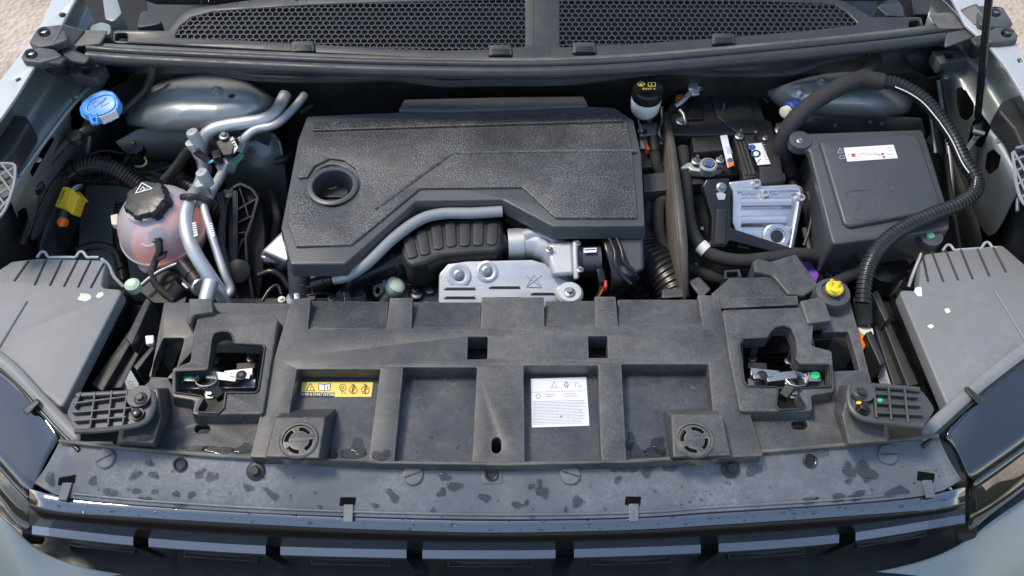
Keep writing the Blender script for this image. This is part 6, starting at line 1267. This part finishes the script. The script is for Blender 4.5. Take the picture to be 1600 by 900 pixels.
# extra lines in the right bay
lcable('battery_lead', 'thick black lead running down beside the battery tray', [(1236, 282, -.06), (1250, 310, -.06), (1262, 350, -.08), (1262, 390, -.1)], 7)
lcable('thin_cable', 'thin black lead behind the battery near the cowl', [(1100, 142, .0), (1130, 130, .01), (1170, 134, .0), (1200, 160, -.02)], 3.5)
lcable('side_lead', 'thin black lead between the control unit and fuse box', [(1262, 300, -.04), (1268, 330, -.05), (1264, 360, -.06), (1256, 384, -.07)], 3)
lcable('bracket_rail', 'grey metal rail standing between the control unit and fuse box', [(1256, 356, -.06), (1262, 380, -.07), (1268, 410, -.08)], 4.5, 'bracket_plastic', 'rail')
lcable('washer_line', 'thin black hose along the right inner fender beside the fuse box', [(1478, 240, .0), (1484, 290, -.03), (1492, 340, -.06), (1500, 390, -.1)], 3.5, 'rubber', 'hose')

# ================================================================== WATER
def blob(cx, cy, r, n=26, elong=1.0, rot=0, q=None, h=.0019, sd=0):
    """bead of water: uneven outline, rounded rim, nearly flat top"""
    random.seed(sd); ph = [random.random() * 6.28 for _ in range(4)]; am = [.24, .16, .07, .04]; pts = []
    for k in range(n):
        t = 2 * math.pi * k / n; rad = r * (1 + sum(am[i] * math.sin((i + 2) * t + ph[i]) for i in range(4)))
        x, y = rad * math.cos(t) * elong, rad * math.sin(t); pts.append((cx + x * math.cos(rot) - y * math.sin(rot), cy + x * math.sin(rot) + y * math.cos(rot)))
    base = [q.at(*p, .0003) for p in pts]; c = q.at(cx, cy); V = list(base); R_ = ((.04, .45), (.12, .75), (.26, .93), (.5, 1.0), (.8, 1.03)); Fc = []
    for f_, g_ in R_: V += [b + (c - b) * f_ + q.n * h * g_ for b in base]
    for i in range(len(R_)):
        for k in range(n): j = (k + 1) % n; Fc.append((i * n + k, i * n + j, (i + 1) * n + j, (i + 1) * n + k))
    Fc.append(tuple(range(len(R_) * n, (len(R_) + 1) * n))); return V, Fc
WV, WF = [], []
def addw(v, f): k = len(WV); WV.extend(v); WF.extend(tuple(i + k for i in t) for t in f)
for i, (x, y, r_, e, a) in enumerate([(212, 742, 9, .7, 1.2), (240, 742, 6, 1.2, 0), (234, 724, 5, 1.4, 0), (172, 770, 7, 1.3, .2), (213, 767, 5, 1.2, 0), (145, 752, 6, 1.3, -.3), (78, 748, 9, 1, 0), (242, 768, 4, 1.2, 0), (276, 772, 6, .8, 0), (299, 773, 6, 1, 0), (312, 740, 6, 1.6, -.4), (331, 745, 9, .9, .6), (388, 762, 6, 1.3, .8), (424, 772, 6, 2.0, .7), (614, 775, 7, 1.6, .7), (695, 745, 7, 1.3, -.3), (710, 760, 8, 1.3, .2), (690, 770, 6, 1.3, -.2), (758, 778, 7, 1.2, .2), (830, 760, 5, 1, 1), (843, 755, 6, .8, .2), (848, 769, 10, .9, .1), (808, 789, 5, 1.8, -.2), (823, 785, 4, 1, 1),
                                (902, 784, 7, 1.6, -.8), (968, 731, 8, 1.5, .1), (990, 730, 7, 1.4, .1), (1012, 736, 9, 1.1, .3), (1046, 730, 8, 1.2, .1), (965, 749, 5, 1.3, -.3), (1178, 734, 9, 1.4, .2), (1326, 735, 11, 1, .2), (1352, 736, 13, 1.3, .3), (1325, 752, 4, 1.5, .2), (1354, 750, 4, 1.3, .2), (1338, 775, 7, 2, -.1), (1400, 768, 8, 2, -.2), (1310, 778, 6, 2.4, -.1), (1265, 782, 5, 3, -.1), (586, 790, 5, .9, 0), (676, 797, 4, 1, 0), (832, 806, 4, 1, 0), (884, 796, 3.5, 1, 0), (230, 780, 4, 2.6, .1), (282, 789, 4, 2.6, .1), (500, 812 - 20, 3, 1, 0)]):
    addw(*blob(x, y, r_, elong=e, rot=a, q=sp(x, y), sd=i))
tag(mesh_obj('puddles', WV, WF, 'water', ang=60), 'irregular water puddles lying on the grey front trim strip', 'water')['kind'] = 'stuff'
WV, WF = [], []
random.seed(5)
for i in range(60):
    x = random.uniform(80, 1470); s = random.random() ** .5; y = interp(YB, x) * (1 - s) + interp(YF, x) * s - 2; q = sp(x, y); addw(*blob(x, y, random.uniform(.8, 2.4), n=9, q=q, h=.0012, sd=900 + i))
for i in range(70):
    x = random.uniform(70, 1490); y = interp(GT, x) + random.uniform(-10, 7); q = Plane((x, interp(GT, x), -.033), (x + 8, interp(GT, x + 8), -.033), (x, interp(GT, x) + 8, -.0365)); addw(*blob(x, y, random.uniform(.8, 2.6), n=9, elong=random.uniform(1, 2.4), q=q, h=.0014, sd=1900 + i))
for i in range(16):
    p_ = fl[random.choice((0, 0, 3, 3, 1, 2))]; k = [c_ for c_, _ in fl].index(p_[0]); b_ = PK[k]; x = random.uniform(b_[3][0] + 30, b_[1][0] - 10); y = random.uniform(640, 714); addw(*blob(x, y, random.uniform(.8, 2), n=9, q=p_[0], h=.001, sd=2900 + i))
for i in range(60):
    x = random.uniform(880, 1340) if i % 3 else random.uniform(310, 480); y = random.uniform(-4, 14); q = CT; addw(*blob(x, y - 6, random.uniform(.6, 1.8), n=8, q=q, h=.0015, sd=3900 + i))
d_ = mesh_obj('droplets', WV, WF, 'water', ang=60); tag(d_, 'small scattered water droplets on the trim strip, grille edge and cowl', 'water'); d_['kind'] = 'stuff'
WV, WF = [], []
for i, (c, x, y, r_, e, a, k) in enumerate([(fl[0][0], 508, 712, 14, 1.1, .2, 0), (fl[0][0], 560, 700, 14, .9, 1.2, 0), (fl[0][0], 545, 712, 9, 1.5, 0, 0), (fl[3][0], 985, 690, 12, .7, 0, 0), (fl[3][0], 996, 708, 13, 1.2, 0, 0), (fl[3][0], 1030, 696, 14, .8, .5, 0), (fl[3][0], 1026, 712, 13, 1.3, 0, 0)]):
    addw(*blob(x, y, r_, elong=e, rot=a, q=c, sd=50 + i))
for i, (x, y, r_, e) in enumerate([(596, 712, 10, 1.2), (300, 704, 8, 2.4), (340, 704, 8, 2.6), (380, 702, 8, 2), (1166, 700, 5, 1.4), (1190, 708, 5, 2), (1100, 712, 7, 1.6), (1060, 715, 6, 2), (1280, 706, 6, 2)]):
    z = .014 if 420 < x < 1150 else .0; addw(*blob(x, y, r_, elong=e, q=HP(z), sd=80 + i))
d_ = mesh_obj('puddles', WV, WF, 'water', ang=60); tag(d_, 'dark water pooled at the lower edge of the radiator cover pockets', 'water'); d_['kind'] = 'stuff'
